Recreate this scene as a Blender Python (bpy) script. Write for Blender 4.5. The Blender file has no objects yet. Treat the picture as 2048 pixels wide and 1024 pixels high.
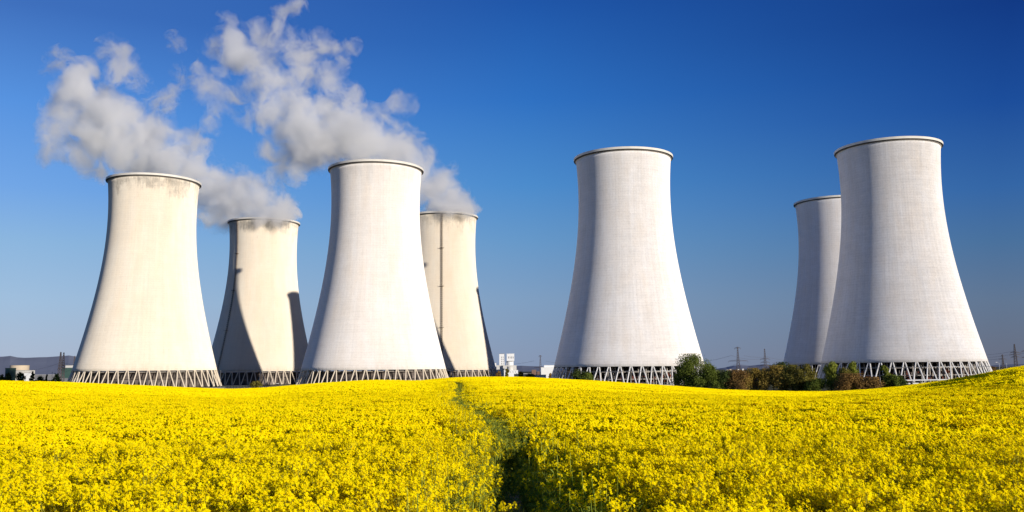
import bpy, bmesh, math, random
from mathutils import Vector, Matrix, noise
R = math.radians
PI = math.pi
random.seed(7)
scn = bpy.context.scene
COL = scn.collection
GZ = 9.0                      # eye height above the plain on which the towers stand

# ------------------------------------------------------------------ camera
F_PX, TILT, ROLL, CY = 1815.9, R(7.7299), R(0.5851), 494.21
cd = bpy.data.cameras.new('camera')
cam = bpy.data.objects.new('camera', cd)
COL.objects.link(cam)
cd.sensor_fit = 'HORIZONTAL'; cd.sensor_width = 36.0
cd.lens = F_PX / 2048 * 36.0
cd.shift_y = -(512 - CY) / 2048
cd.clip_start = .1; cd.clip_end = 60000
cam.location = (0, 0, GZ)
cam.matrix_world = Matrix.Translation((0, 0, GZ)) @ Matrix.Rotation(PI/2 + TILT, 4, 'X') @ Matrix.Rotation(-ROLL, 4, 'Z')
scn.camera = cam

def ray(x, y):
    X = x - 1024; Y = y - CY; c, s = math.cos(ROLL), math.sin(ROLL)
    a = (c*X - s*Y) / F_PX; b = -(s*X + c*Y) / F_PX
    return Vector((a, math.cos(TILT) - b*math.sin(TILT), math.sin(TILT) + b*math.cos(TILT)))
def at(x, y, Y):
    """point seen at photo position x, y and standing at depth Y"""
    v = ray(x, y); v = v * (Y / v.y)
    return Vector((v.x, v.y, v.z + GZ))
def hor(x): return 740 - (x - 1024) * .01033
def ht(x, ytop, Y, zg=0.0):
    return at(x, ytop, Y).z - zg

# ------------------------------------------------------------------ helpers
def tag(o, label=None, cat=None, group=None, kind=None):
    if label: o['label'] = label
    if cat: o['category'] = cat
    if group: o['group'] = group
    if kind: o['kind'] = kind
    return o
def empty(name, loc=(0, 0, 0), rz=0.0, label=None, cat=None, group=None):
    o = bpy.data.objects.new(name, None); COL.objects.link(o)
    o.empty_display_size = 1
    o.location = loc; o.rotation_euler = (0, 0, rz)
    return tag(o, label, cat, group)
def link(name, me, parent=None, loc=(0, 0, 0), rz=0.0):
    o = bpy.data.objects.new(name, me); COL.objects.link(o)
    if parent: o.parent = parent
    o.location = loc; o.rotation_euler = (0, 0, rz)
    return o
class MB:
    def __init__(s): s.v = []; s.f = []; s.m = []; s.mi = 0
    def face(s, pts):
        n = len(s.v); s.v += [tuple(p) for p in pts]; s.f.append(tuple(range(n, n+len(pts)))); s.m.append(s.mi)
    def box(s, c, d, rz=0.0, ax=None):
        cx, cy, cz = c; hx, hy, hz = d[0]/2, d[1]/2, d[2]/2
        n = len(s.v); cr, sr = math.cos(rz), math.sin(rz)
        for k in range(8):
            x = hx*(1 if k & 1 else -1); y = hy*(1 if k & 2 else -1); z = hz*(1 if k & 4 else -1)
            s.v.append((cx + x*cr - y*sr, cy + x*sr + y*cr, cz + z))
        for q in ((0,2,3,1),(4,5,7,6),(0,1,5,4),(2,6,7,3),(0,4,6,2),(1,3,7,5)):
            s.f.append(tuple(n+i for i in q)); s.m.append(s.mi)
    def bar(s, a, b, r, n=4, r2=None):
        a = Vector(a); b = Vector(b); d = b-a
        if d.length < 1e-6: return
        r2 = r if r2 is None else r2
        d.normalize(); u = d.cross(Vector((0, 0, 1)) if abs(d.z) < .95 else Vector((1, 0, 0))).normalized(); w = d.cross(u)
        k = len(s.v)
        for i in range(n):
            t = 2*PI*(i+.5)/n; e = u*math.cos(t) + w*math.sin(t)
            s.v.append(tuple(a+e*r)); s.v.append(tuple(b+e*r2))
        for i in range(n):
            j = (i+1) % n
            s.f.append((k+2*i, k+2*j, k+2*j+1, k+2*i+1)); s.m.append(s.mi)
        s.f.append(tuple(k+2*i for i in range(n))[::-1]); s.m.append(s.mi)
        s.f.append(tuple(k+2*i+1 for i in range(n))); s.m.append(s.mi)
    def path(s, pts, r, n=4, r2=None):
        for i in range(len(pts)-1):
            ra = r if r2 is None else r+(r2-r)*i/(len(pts)-1)
            rb = r if r2 is None else r+(r2-r)*(i+1)/(len(pts)-1)
            s.bar(pts[i], pts[i+1], ra, n, rb)
    def lathe(s, prof, n=96, c=(0, 0), closed=False):
        k = len(s.v); m = len(prof)
        for (r, z) in prof:
            for i in range(n):
                t = 2*PI*i/n; s.v.append((c[0]+r*math.cos(t), c[1]+r*math.sin(t), z))
        for j in range(m if closed else m-1):
            jj = (j+1) % m
            for i in range(n):
                q = (i+1) % n
                s.f.append((k+j*n+i, k+j*n+q, k+jj*n+q, k+jj*n+i)); s.m.append(s.mi)
    def mesh(s, name, mats, smooth=False):
        me = bpy.data.meshes.new(name); me.from_pydata(s.v, [], s.f)
        for m in (mats if isinstance(mats, (list, tuple)) else [mats]): me.materials.append(m)
        if max(s.m, default=0) > 0: me.polygons.foreach_set('material_index', s.m)
        if smooth: me.polygons.foreach_set('use_smooth', [True]*len(s.f))
        me.update()
        return me
    def build(s, name, mats, parent=None, loc=(0, 0, 0), rz=0.0, smooth=False):
        return link(name, s.mesh(name, mats, smooth), parent, loc, rz)

# ------------------------------------------------------------------ materials
class NT:
    def __init__(s, mat):
        s.t = mat.node_tree
    def n(s, typ, **kw):
        nd = s.t.nodes.new(typ)
        for k, v in kw.items():
            if k == 'inp':
                for a, b in v.items():
                    if hasattr(b, 'is_linked') or isinstance(b, bpy.types.NodeSocket): s.t.links.new(b, nd.inputs[a])
                    else: nd.inputs[a].default_value = b
            else: setattr(nd, k, v)
        return nd
    def math(s, op, a, b=None, c=None, clamp=False):
        nd = s.t.nodes.new('ShaderNodeMath'); nd.operation = op; nd.use_clamp = clamp
        for i, x in enumerate((a, b, c)):
            if x is None: continue
            if isinstance(x, (int, float)): nd.inputs[i].default_value = x
            else: s.t.links.new(x, nd.inputs[i])
        return nd.outputs[0]
    def noise(s, vec, scale, detail=3, rough=.5, dist=0.0):
        nd = s.n('ShaderNodeTexNoise', inp={'Vector': vec, 'Scale': scale, 'Detail': detail, 'Roughness': rough, 'Distortion': dist})
        return nd.outputs['Fac']
    def ramp(s, fac, stops):
        nd = s.t.nodes.new('ShaderNodeValToRGB'); s.t.links.new(fac, nd.inputs[0])
        e = nd.color_ramp.elements
        while len(e) < len(stops): e.new(.5)
        for i, (p, c) in enumerate(stops):
            e[i].position = p; e[i].color = (c, c, c, 1) if isinstance(c, (int, float)) else (*c, 1)
        return nd.outputs[0]
    def mix(s, fac, a, b, mode='MIX'):
        nd = s.t.nodes.new('ShaderNodeMix'); nd.data_type = 'RGBA'; nd.blend_type = mode; nd.clamp_result = False
        for sock, x in ((nd.inputs[0], fac), (nd.inputs[6], a), (nd.inputs[7], b)):
            if isinstance(x, (int, float)): sock.default_value = x
            elif isinstance(x, (tuple, list)): sock.default_value = (*x, 1) if len(x) == 3 else x
            else: s.t.links.new(x, sock)
        return nd.outputs[2]
def newmat(name):
    m = bpy.data.materials.new(name); m.use_nodes = True
    return m, NT(m), m.node_tree.nodes['Principled BSDF']
def simple(name, col, rough=.8, var=.25, scale=1.0, metal=0.0, bump=0.0, spec=.3, rnd=0.0):
    m, t, b = newmat(name)
    co = t.n('ShaderNodeTexCoord').outputs['Object']
    f = t.noise(co, scale, 4, .6)
    lo = tuple(c*(1-var) for c in col); hi = tuple(min(1, c*(1+var)) for c in col)
    c = t.mix(f, lo, hi)
    if rnd:
        oi = t.n('ShaderNodeObjectInfo').outputs['Random']
        v = t.math('MULTIPLY_ADD', oi, 2*rnd, 1-rnd)
        c = t.n('ShaderNodeHueSaturation', inp={'Value': v, 'Color': c}).outputs[0]
    t.t.links.new(c, b.inputs['Base Color'])
    b.inputs['Roughness'].default_value = rough; b.inputs['Metallic'].default_value = metal
    b.inputs['Specular IOR Level'].default_value = spec
    if bump:
        bp = t.n('ShaderNodeBump', inp={'Height': f, 'Strength': bump, 'Distance': .1})
        t.t.links.new(bp.outputs[0], b.inputs['Normal'])
    return m

def concrete(name, col, soot=0.0, seed=0.0, warm=0.0, rough_tex=1.0):
    """painted shell: lift joints every 1.35 m, faint meridian joints, streaks, soot under the lip"""
    m, t, b = newmat(name)
    co = t.n('ShaderNodeTexCoord').outputs['Object']
    sx = t.n('ShaderNodeSeparateXYZ', inp={0: co})
    x, y, z = sx.outputs
    ang = t.math('ARCTAN2', y, x)
    def cyl(su, sz):   # (angle, height) coordinates that wrap
        c = t.math('MULTIPLY', t.math('COSINE', ang), su); s_ = t.math('MULTIPLY', t.math('SINE', ang), su)
        return t.n('ShaderNodeCombineXYZ', inp={0: c, 1: s_, 2: t.math('MULTIPLY_ADD', z, sz, seed)}).outputs[0]
    big = t.noise(cyl(3, .03), 1.0, 4, .6)
    streak = t.noise(cyl(26, .02), 1.0, 5, .7)
    band = t.noise(cyl(2.5, .55), 1.0, 4, .7)
    panel = t.noise(cyl(30, .75), 1.0, 4, .8)
    grain = t.noise(cyl(120, 3), 1.0, 3, .7)
    # lift joints
    fr = t.math('FRACT', t.math('MULTIPLY', z, 1/1.35))
    joint_or_lip_shade = t.math('LESS_THAN', fr, .16)
    jn = t.math('MULTIPLY', joint_or_lip_shade, t.ramp(t.noise(cyl(14, .4), 1.0, 3, .7), [(.35, 0), (.62, 1)]))
    fa = t.math('FRACT', t.math('MULTIPLY', ang, 92/(2*PI)))
    vj = t.math('MULTIPLY', t.math('LESS_THAN', fa, .1), t.ramp(t.noise(cyl(8, .05), 1.0, 3, .6), [(.4, 0), (.65, 1)]))
    v = t.math('MULTIPLY_ADD', big, .16, .92)
    v = t.math('MULTIPLY', v, t.math('MULTIPLY_ADD', streak, .26*rough_tex, 1-.13*rough_tex))
    v = t.math('MULTIPLY', v, t.math('MULTIPLY_ADD', band, .20*rough_tex, 1-.10*rough_tex))
    v = t.math('MULTIPLY', v, t.math('MULTIPLY_ADD', panel, .26*rough_tex, 1-.13*rough_tex))
    v = t.math('MULTIPLY', v, t.math('MULTIPLY_ADD', grain, .26*rough_tex, 1-.13*rough_tex))
    v = t.math('MULTIPLY', v, t.math('SUBTRACT', 1, t.math('MULTIPLY', jn, .085*rough_tex)))
    v = t.math('MULTIPLY', v, t.math('SUBTRACT', 1, t.math('MULTIPLY', vj, .07*rough_tex)))
    c = t.mix(t.ramp(t.noise(cyl(5, .06), 1.0, 3, .6), [(.3, 0), (.75, 1)]), col, tuple(a*k for a, k in zip(col, (.99, .95, .90))))
    c = t.mix(1.0, c, t.n('ShaderNodeCombineXYZ', inp={0: v, 1: v, 2: v}).outputs[0], 'MULTIPLY')
    # thin dark runs and spots
    run = t.ramp(t.noise(cyl(60, .09), 1.0, 3, .6), [(.70, 0), (.76, 1)])
    c = t.mix(t.math('MULTIPLY', run, .30), c, (.16, .13, .10))
    if soot:
        hz = t.math('MULTIPLY_ADD', z, 1/26.0, -97/26.0, clamp=True)
        sn = t.math('ADD', t.math('MULTIPLY', t.noise(cyl(4.2, .10), 1.0, 6, .72), .72), t.math('MULTIPLY', t.noise(cyl(24, .035), 1.0, 4, .7), .28))
        s1 = t.math('ADD', sn, t.math('MULTIPLY', hz, .42))
        f = t.ramp(s1, [(.77, 0), (.95, 1)])
        f = t.math('MULTIPLY', f, soot)
        f = t.math('MULTIPLY', f, t.math('MULTIPLY_ADD', t.noise(cyl(12, .5), 1.0, 5, .8), 1.4, .1, clamp=True))
        c = t.mix(f, c, (.11, .10, .09))
    # grime just above the column ring
    low = t.math('MULTIPLY', t.math('MULTIPLY_ADD', z, -1/6.0, 16/6.0, clamp=True), t.ramp(streak, [(.4, 0), (.8, 1)]))
    c = t.mix(t.math('MULTIPLY', low, .35), c, (.22, .18, .13))
    t.t.links.new(c, b.inputs['Base Color'])
    b.inputs['Roughness'].default_value = .9; b.inputs['Specular IOR Level'].default_value = .1; b.inputs['Diffuse Roughness'].default_value = 1.0
    h = t.math('SUBTRACT', t.math('ADD', t.math('MULTIPLY', panel, .6), t.math('MULTIPLY', grain, .5)), t.math('MULTIPLY', joint_or_lip_shade, .5))
    bp = t.n('ShaderNodeBump', inp={'Height': h, 'Strength': .35*rough_tex, 'Distance': .3})
    t.t.links.new(bp.outputs[0], b.inputs['Normal'])
    return m

M = {}
M['cream1'] = concrete('shell_cream', (.82, .755, .655), soot=.6, seed=3.0, rough_tex=.7)
M['cream2'] = concrete('shell_cream_back', (.82, .75, .64), soot=.6, seed=13.0, rough_tex=.5)
M['cream3'] = concrete('shell_cream_far', (.82, .75, .64), soot=.45, seed=47.0, rough_tex=.5)
M['whiteB'] = concrete('shell_white_warm', (.86, .825, .80), soot=.14, seed=27.0, rough_tex=.8)
M['whiteC'] = concrete('shell_white', (.86, .84, .835), soot=.0, seed=61.0, rough_tex=1.0)
M['whiteD'] = concrete('shell_white_rough', (.86, .84, .835), soot=.0, seed=77.0, rough_tex=1.2)
M['rim'] = simple('rim_concrete', (.74, .70, .63), .85, .25, .25)
M['joint_or_lip_shade'] = simple('lip_shade_dark', (.11, .10, .09), .9, .4, .5)  # shade under the rim lip, put into the colour
M['col_cream'] = simple('column_cream', (.70, .60, .47), .8, .2, .5)
M['col_white'] = simple('column_white', (.72, .70, .68), .8, .15, .5)
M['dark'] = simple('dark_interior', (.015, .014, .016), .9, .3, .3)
M['slab'] = simple('basin_concrete', (.18, .17, .155), .9, .3, .3)
M['steel'] = simple('galvanised_steel', (.30, .31, .33), .5, .2, 1, .6)
M['pylon'] = simple('pylon_steel', (.10, .085, .09), .7, .2, 1)
M['wire'] = simple('wire_metal', (.08, .08, .10), .6, .1, 1)
M['rust'] = simple('ladder_rusty', (.12, .085, .06), .8, .5, .8)
M['white'] = simple('white_paint', (.78, .78, .78), .6, .08, .1)
M['offwhite'] = simple('offwhite_wall', (.60, .58, .54), .7, .15, .2)
M['glass'] = simple('window_dark', (.05, .06, .07), .15, .2, 1, spec=.5)
M['greytile'] = simple('grey_cladding', (.20, .20, .21), .7, .2, .3)
M['greenclad'] = simple('green_cladding', (.05, .10, .085), .6, .2, .2)
M['beige'] = simple('beige_wall', (.55, .45, .33), .8, .15, .1)
M['brick'] = simple('brown_block', (.22, .13, .10), .9, .3, .3)
M['pipe'] = simple('pipe_jacket', (.50, .51, .52), .45, .1, .4, .3)
# inner panels behind the columns
def panel_mat():
    m, t, b = newmat('inner_panels')
    co = t.n('ShaderNodeTexCoord').outputs['Object']
    sx = t.n('ShaderNodeSeparateXYZ', inp={0: co}); x, y, z = sx.outputs
    ang = t.math('ARCTAN2', y, x)
    fa = t.math('FRACT', t.math('MULTIPLY', ang, 46/(2*PI)))
    idx = t.math('FLOOR', t.math('MULTIPLY', ang, 46/(2*PI)))
    wn = t.n('ShaderNodeTexWhiteNoise', noise_dimensions='2D', inp={'Vector': t.n('ShaderNodeCombineXYZ', inp={0: idx, 1: t.math('FLOOR', t.math('MULTIPLY', z, .2))}).outputs[0]}).outputs['Value']
    seam = t.math('MAXIMUM', t.math('LESS_THAN', fa, .05), t.math('LESS_THAN', t.math('FRACT', t.math('MULTIPLY', z, .2)), .07))
    c = t.mix(wn, (.10, .075, .062), (.20, .165, .145))
    c = t.mix(t.ramp(t.noise(co, .35, 4, .6), [(.45, 0), (.6, .7)]), c, (.03, .022, .02))
    c = t.mix(seam, c, (.012, .01, .01))
    t.t.links.new(c, b.inputs['Base Color']); b.inputs['Roughness'].default_value = .9
    return m
M['panels'] = panel_mat()

# ------------------------------------------------------------------ sky, sun
SUN_AZ, SUN_EL = R(134.4), R(11.0)          # azimuth clockwise from the view axis
w = bpy.data.worlds.new('World'); scn.world = w; w.use_nodes = True
wt = NT(w); wn = w.node_tree
bg = wn.nodes['Background']
sky = wt.n('ShaderNodeTexSky', sky_type='NISHITA')
sky.sun_disc = False; sky.sun_elevation = SUN_EL; sky.sun_rotation = SUN_AZ
sky.altitude = 300; sky.air_density = 1.0; sky.dust_density = .6; sky.ozone_density = 3.0
SKYLINK = sky.outputs[0]
co = wt.n('ShaderNodeTexCoord').outputs['Generated']
sx = wt.n('ShaderNodeSeparateXYZ', inp={0: co})
# a polarised, dry sky: deep blue aloft, deeper still away to the right, pale lavender haze low down
el = sx.outputs[2]
rt = sx.outputs[0]
def lin(c): return tuple((v/255/12.92 if v/255 <= .04045 else ((v/255+.055)/1.055)**2.4) for v in c)
def strip(x, cols):
    return wt.ramp(el, sorted([(max(0.0, ray(x, y).normalized().z), lin(c)) for y, c in cols], key=lambda t: t[0]) + [(.85, tuple(v*.55 for v in lin(cols[0][1])))])
sl = strip(30, [(0, (60, 110, 190)), (200, (86, 147, 226)), (370, (113, 166, 232)), (480, (140, 182, 224)), (600, (160, 190, 222)), (725, (172, 186, 210))])
sc_ = strip(1070, [(0, (24, 84, 170)), (200, (42, 112, 196)), (370, (73, 139, 206)), (480, (100, 151, 202)), (600, (126, 157, 194)), (725, (134, 151, 182))])
sr = strip(2015, [(0, (3, 52, 132)), (200, (16, 73, 155)), (370, (46, 99, 166)), (480, (69, 110, 157)), (600, (94, 115, 146)), (725, (101, 108, 130))])
f1 = wt.n('ShaderNodeMapRange', inp={0: rt, 1: -.48, 2: .02, 3: 0.0, 4: 1.0}).outputs[0]
f2 = wt.n('ShaderNodeMapRange', inp={0: rt, 1: .02, 2: .47, 3: 0.0, 4: 1.0}).outputs[0]
gr2 = wt.mix(f2, wt.mix(f1, sl, sc_), sr)
skyc = wt.mix(.93, SKYLINK, wt.mix(1.0, gr2, (10.0, 10.0, 10.0), 'MULTIPLY'))
back = wt.n('ShaderNodeMapRange', inp={0: sx.outputs[1], 1: -.2, 2: .55, 3: .74, 4: 1.0}).outputs[0]     # sky dimmed behind and above the view to lessen fill on shaded sides
skyc = wt.mix(1.0, skyc, wt.n('ShaderNodeCombineXYZ', inp={0: back, 1: back, 2: back}).outputs[0], 'MULTIPLY')
wn.links.new(skyc, bg.inputs[0]); bg.inputs[1].default_value = .1
sd = bpy.data.lights.new('sun', 'SUN'); so = bpy.data.objects.new('sun', sd); COL.objects.link(so)
sd.energy = 5.0; sd.angle = R(.53); sd.color = (1.0, .93, .82)
sdir = Vector((math.sin(SUN_AZ)*math.cos(SUN_EL), math.cos(SUN_AZ)*math.cos(SUN_EL), math.sin(SUN_EL)))
so.rotation_euler = sdir.to_track_quat('Z', 'Y').to_euler()
so.location = (200, -200, 120)
scn.view_settings.view_transform = 'Standard'; scn.view_settings.look = 'None'; scn.view_settings.exposure = 0

# ------------------------------------------------------------------ terrain
CREST = [(-700, 765, 110), (0, 764, 110), (60, 765, 112), (122, 766, 115), (244, 771, 130), (366, 776, 150), (439, 779, 165), (500, 778.5, 170), (560, 774, 170), (598, 770.5, 170), (671, 765, 170), (744, 761, 172), (793, 760.5, 175), (826, 764, 180), (866, 759, 185),
         (915, 755.5, 190), (1000, 754, 195), (1060, 755, 195), (1100, 757.5, 192), (1170, 761, 190), (1230, 765, 185), (1339, 772, 180), (1440, 780, 180), (1507, 782, 180), (1620, 784, 178),
         (1666, 784, 172), (1753, 779, 160), (1819, 772, 148), (1884, 763.5, 138), (1928, 756.5, 130), (1972, 748.5, 124), (2016, 739, 120), (2048, 732.5, 118), (2080, 731, 116), (2130, 735, 115), (2300, 755, 112), (3000, 765, 110)]
H0 = .98; PLANT = .98
CB = []
for (x, y, D) in CREST:
    v = ray(x, y); CB.append((math.atan2(v.x, v.y), -v.z/math.hypot(v.x, v.y), D))
def crest_raw(b):
    b = max(CB[0][0], min(CB[-1][0], b))
    for i in range(len(CB)-1):
        if b <= CB[i+1][0]:
            t = (b-CB[i][0])/(CB[i+1][0]-CB[i][0])
            return CB[i][1]+(CB[i+1][1]-CB[i][1])*t, CB[i][2]+(CB[i+1][2]-CB[i][2])*t
    return CB[-1][1], CB[-1][2]
NB = 1200; B0, B1_ = -.75, .9
RAW = [crest_raw(B0+(B1_-B0)*i/NB) for i in range(NB+1)]
SMO = []
for i in range(NB+1):                       # smoothed so that the hill has no creases
    sa = sb = sw = 0.0
    for j in range(max(0, i-24), min(NB, i+24)+1):
        g = math.exp(-((j-i)/9.0)**2*.5); sa += RAW[j][0]*g; sb += RAW[j][1]*g; sw += g
    SMO.append((sa/sw, sb/sw))
def crest(b):
    u = (min(max(b, B0), B1_)-B0)/(B1_-B0)*NB; i = min(NB-1, int(u)); t = u-i
    return SMO[i][0]*(1-t)+SMO[i+1][0]*t, SMO[i][1]*(1-t)+SMO[i+1][1]*t
def tops(x, y):
    """height of the flower tops"""
    D = math.hypot(x, y); b = math.atan2(x, y)
    if y < 0: b = math.copysign(min(abs(b), .5), b) if D > 1e-6 else 0
    dep, Dc = crest(b)
    de = dep - H0/Dc
    u = min(1.0, max(0.0, (D-22)/80.0)); u = u*u*(3-2*u); de = .012+(de-.012)*u      # the foreground lies evenly, the swell begins farther out
    wgt = 1.0
    if abs(b) > .6: wgt = max(0.0, 1-(abs(b)-.6))
    de *= wgt
    z = -(H0 + de*D)
    if D > Dc: z -= (D-Dc)*max(0, .004) + 2.2e-4*(D-Dc)**2
    zz = GZ + z
    floor = PLANT
    k = 1.2                                   # smooth landing on the plain
    if zz < floor + k:
        u = max(0.0, (zz-floor+k)/(2*k)) if zz > floor-k else 0
        zz = floor + k*u*u
    return zz
def gz(x, y): return max(0.0, tops(x, y)-PLANT)

grass_m = None
def ground_mat():
    m, t, b = newmat('field_soil_and_grass')
    co = t.n('ShaderNodeTexCoord').outputs['Object']
    n1 = t.noise(co, .02, 5, .6); n2 = t.noise(co, 1.6, 5, .7)
    c = t.mix(t.ramp(n1, [(.35, 0), (.65, 1)]), (.06, .075, .025), (.115, .10, .05))
    c = t.mix(t.ramp(n2, [(.4, 0), (.7, .6)]), c, (.10, .085, .055))
    t.t.links.new(c, b.inputs['Base Color']); b.inputs['Roughness'].default_value = .95; b.inputs['Specular IOR Level'].default_value = .1
    bp = t.n('ShaderNodeBump', inp={'Height': n2, 'Strength': .6, 'Distance': .1}); t.t.links.new(bp.outputs[0], b.inputs['Normal'])
    return m
M['ground'] = ground_mat()
mb = MB()
rs = [0]; r = .8
while r < 520: rs.append(r); r *= 1.055 if r < 60 else 1.03
rs += [700, 1000, 1600, 2600, 4500, 8000, 14000, 24000]
angs = []
a = -PI
while a < PI-1e-4:
    angs.append(a); a += R(.4) if -R(40) < a < R(40) else R(4)
NA = len(angs)
verts = [(0, 0, gz(0, .01))]
for r in rs[1:]:
    for a in angs:
        x, y = r*math.sin(a), r*math.cos(a)
        verts.append((x, y, gz(x, y) if r < 600 else (0.0 if r < 8000 else -(r-8000)*.0)))
fs = []
for i in range(NA): fs.append((0, 1+(i+1) % NA, 1+i))
for j in range(len(rs)-2):
    for i in range(NA):
        q = (i+1) % NA; a0 = 1+j*NA; a1 = 1+(j+1)*NA
        fs.append((a0+i, a0+q, a1+q, a1+i))
gm = bpy.data.meshes.new('ground'); gm.from_pydata(verts, [], fs); gm.materials.append(M['ground'])
gm.polygons.foreach_set('use_smooth', [True]*len(fs))
go = link('ground', gm); tag(go, 'brown and green ground under the field and around the towers', 'ground', kind='structure')

# ------------------------------------------------------------------ foot path through the rape
PATH_PX = [(1052, 1180), (1040, 1090), (1030, 1024), (1026, 990), (1018, 955), (1002, 920), (978, 890), (948, 862), (925, 845), (913, 828), (914, 812), (918, 798), (919, 788), (915, 780), (900, 773), (875, 768.5), (845, 768)]
def ground_pt(px, py):
    v = ray(px, py); h = math.hypot(v.x, v.y)
    s = 2.0
    while s < 195:
        x, y, z = v.x/h*s, v.y/h*s, GZ+v.z/h*s
        if z < gz(x, y)+.12: break
        s += .1
    return (x, y)
PATH = [(.55, .2), ] + [ground_pt(*p) for p in PATH_PX]
PATH = [(.10, -6.0), (.10, 0.0)] + PATH[1:]
def dense(P, step=.5):
    out = []
    for i in range(len(P)-1):
        (x0, y0), (x1, y1) = P[i], P[i+1]
        n = max(1, int(math.hypot(x1-x0, y1-y0)/step))
        for k in range(n): out.append((x0+(x1-x0)*k/n, y0+(y1-y0)*k/n))
    out.append(P[-1]); 
    for _ in range(12 if step < 1 else 2):
        out = [out[0]] + [((out[i-1][0]+out[i+1][0]+2*out[i][0])/4, (out[i-1][1]+out[i+1][1]+2*out[i][1])/4) for i in range(1, len(out)-1)] + [out[-1]]
    return out
PD = dense(PATH)
TR2 = dense([(-.42, 5.0), (-.52, 9.0), (-.85, 13.0), (-1.5, 19.0), (-2.6, 29.0)], .5)
cell = {}
for k, (x, y) in enumerate(PD):
    cell.setdefault((int(x//2), int(y//2)), []).append((x, y, 0))
for k, (x, y) in enumerate(TR2):
    cell.setdefault((int(x//2), int(y//2)), []).append((x, y, 1))
def sunside(x, y):
    """distance to the path when it lies on the sunless side of x, y"""
    best = 9.0; cx, cy = int(x//2), int(y//2)
    for i in (-2, -1, 0):
        for j in (-1, 0, 1, 2):
            for (a, b, k) in cell.get((cx+i, cy+j), ()):
                if k == 0 and a < x:
                    d = math.hypot(a-x, b-y)
                    if d < best: best = d
    return best
def dpath(x, y):
    best = [9.0, 9.0]; cx, cy = int(x//2), int(y//2)
    for i in (-1, 0, 1):
        for j in (-1, 0, 1):
            for (a, b, k) in cell.get((cx+i, cy+j), ()):
                d = math.hypot(a-x, b-y)
                if d < best[k]: best[k] = d
    return best
# the trodden strip
def path_mat():
    m, t, b = newmat('trodden_soil')
    co = t.n('ShaderNodeTexCoord').outputs['Object']
    n1 = t.noise(co, 3.0, 6, .7); n2 = t.noise(co, 30, 4, .7)
    c = t.mix(t.ramp(n1, [(.3, 0), (.7, 1)]), (.72, .44, .23), (.95, .68, .42))
    c = t.mix(t.ramp(n2, [(.35, .5), (.6, 0)]), c, (.10, .06, .04))
    t.t.links.new(c, b.inputs['Base Color']); b.inputs['Roughness'].default_value = .95
    bp = t.n('ShaderNodeBump', inp={'Height': n2, 'Strength': .8, 'Distance': .04}); t.t.links.new(bp.outputs[0], b.inputs['Normal'])
    return m
mb = MB(); prev = None
for k, (x, y) in enumerate(PD):
    x2, y2 = PD[min(k+1, len(PD)-1)]; x1, y1 = PD[max(k-1, 0)]
    t = Vector((x2-x1, y2-y1)).normalized(); nx, ny = t.y, -t.x
    wd = .20+.10*noise.noise(Vector((k*.35, 2, 0)))+.07*noise.noise(Vector((k*.11, 7, 0))) + max(0, (math.hypot(x, y)-60))*.004
    row = []
    for s in (-1, -.5, 0, .5, 1):
        px, py = x+nx*wd*s, y+ny*wd*s
        row.append((px, py, gz(px, py)+.03-.02*(1-abs(s))+.012*random.random()))
    if prev:
        for q in range(4): mb.face([prev[q], prev[q+1], row[q+1], row[q]])
    prev = row
po = mb.build('footpath', path_mat(), smooth=True); tag(po, 'narrow trodden dirt footpath winding through the yellow field', 'path', kind='structure')

# ------------------------------------------------------------------ rape plants
def petal_mat():
    m, t, b = newmat('rape_petals')
    g = t.n('ShaderNodeNewGeometry'); oi = t.n('ShaderNodeObjectInfo').outputs['Random']
    rn = t.math('FRACT', t.math('ADD', g.outputs['Random Per Island'], t.math('MULTIPLY', oi, 7.31)))
    c = t.mix(rn, (1.0, .72, .002), (1.0, .88, .004))
    dif = t.n('ShaderNodeBsdfDiffuse', inp={'Color': c}); tr = t.n('ShaderNodeBsdfTranslucent', inp={'Color': c})
    mx = t.n('ShaderNodeMixShader', inp={0: .26, 1: dif.outputs[0], 2: tr.outputs[0]})
    t.t.nodes.remove(b)
    t.t.links.new(mx.outputs[0], t.t.nodes['Material Output'].inputs[0])
    return m
def green_mat(name, c0, c1, tr_=.3):
    m, t, b = newmat(name)
    g = t.n('ShaderNodeNewGeometry'); oi = t.n('ShaderNodeObjectInfo').outputs['Random']
    rn = t.math('FRACT', t.math('ADD', g.outputs['Random Per Island'], t.math('MULTIPLY', oi, 7.31)))
    c = t.mix(rn, c0, c1)
    dif = t.n('ShaderNodeBsdfDiffuse', inp={'Color': c}); tr = t.n('ShaderNodeBsdfTranslucent', inp={'Color': c})
    mx = t.n('ShaderNodeMixShader', inp={0: tr_, 1: dif.outputs[0], 2: tr.outputs[0]})
    t.t.nodes.remove(b)
    t.t.links.new(mx.outputs[0], t.t.nodes['Material Output'].inputs[0])
    return m
M['petal'] = petal_mat()
M['stem'] = green_mat('rape_stems', (.24, .25, .03), (.48, .44, .05), .3)
M['weed'] = green_mat('weed_leaves', (.22, .30, .04), (.55, .58, .08), .4)
HEL = Vector((math.sin(SUN_AZ), math.cos(SUN_AZ), .38))
def rv(s): return Vector((random.uniform(-s, s), random.uniform(-s, s), random.uniform(-s, s)))
def quad(mb, c, n, size, asp=1.0):
    n = n.normalized(); u = n.cross(Vector((random.uniform(-1, 1), random.uniform(-1, 1), random.uniform(-1, 1)))).normalized(); v = n.cross(u)
    u = u*size; v = v*size*asp
    mb.face([c-u*.5-v, c+u*.5-v*.9, c+u+v*.1, c+u*.4+v, c-u*.5+v*.9, c-u] if asp == 1.0 else [c-u-v, c+u-v, c+u+v, c-u+v])
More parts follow.
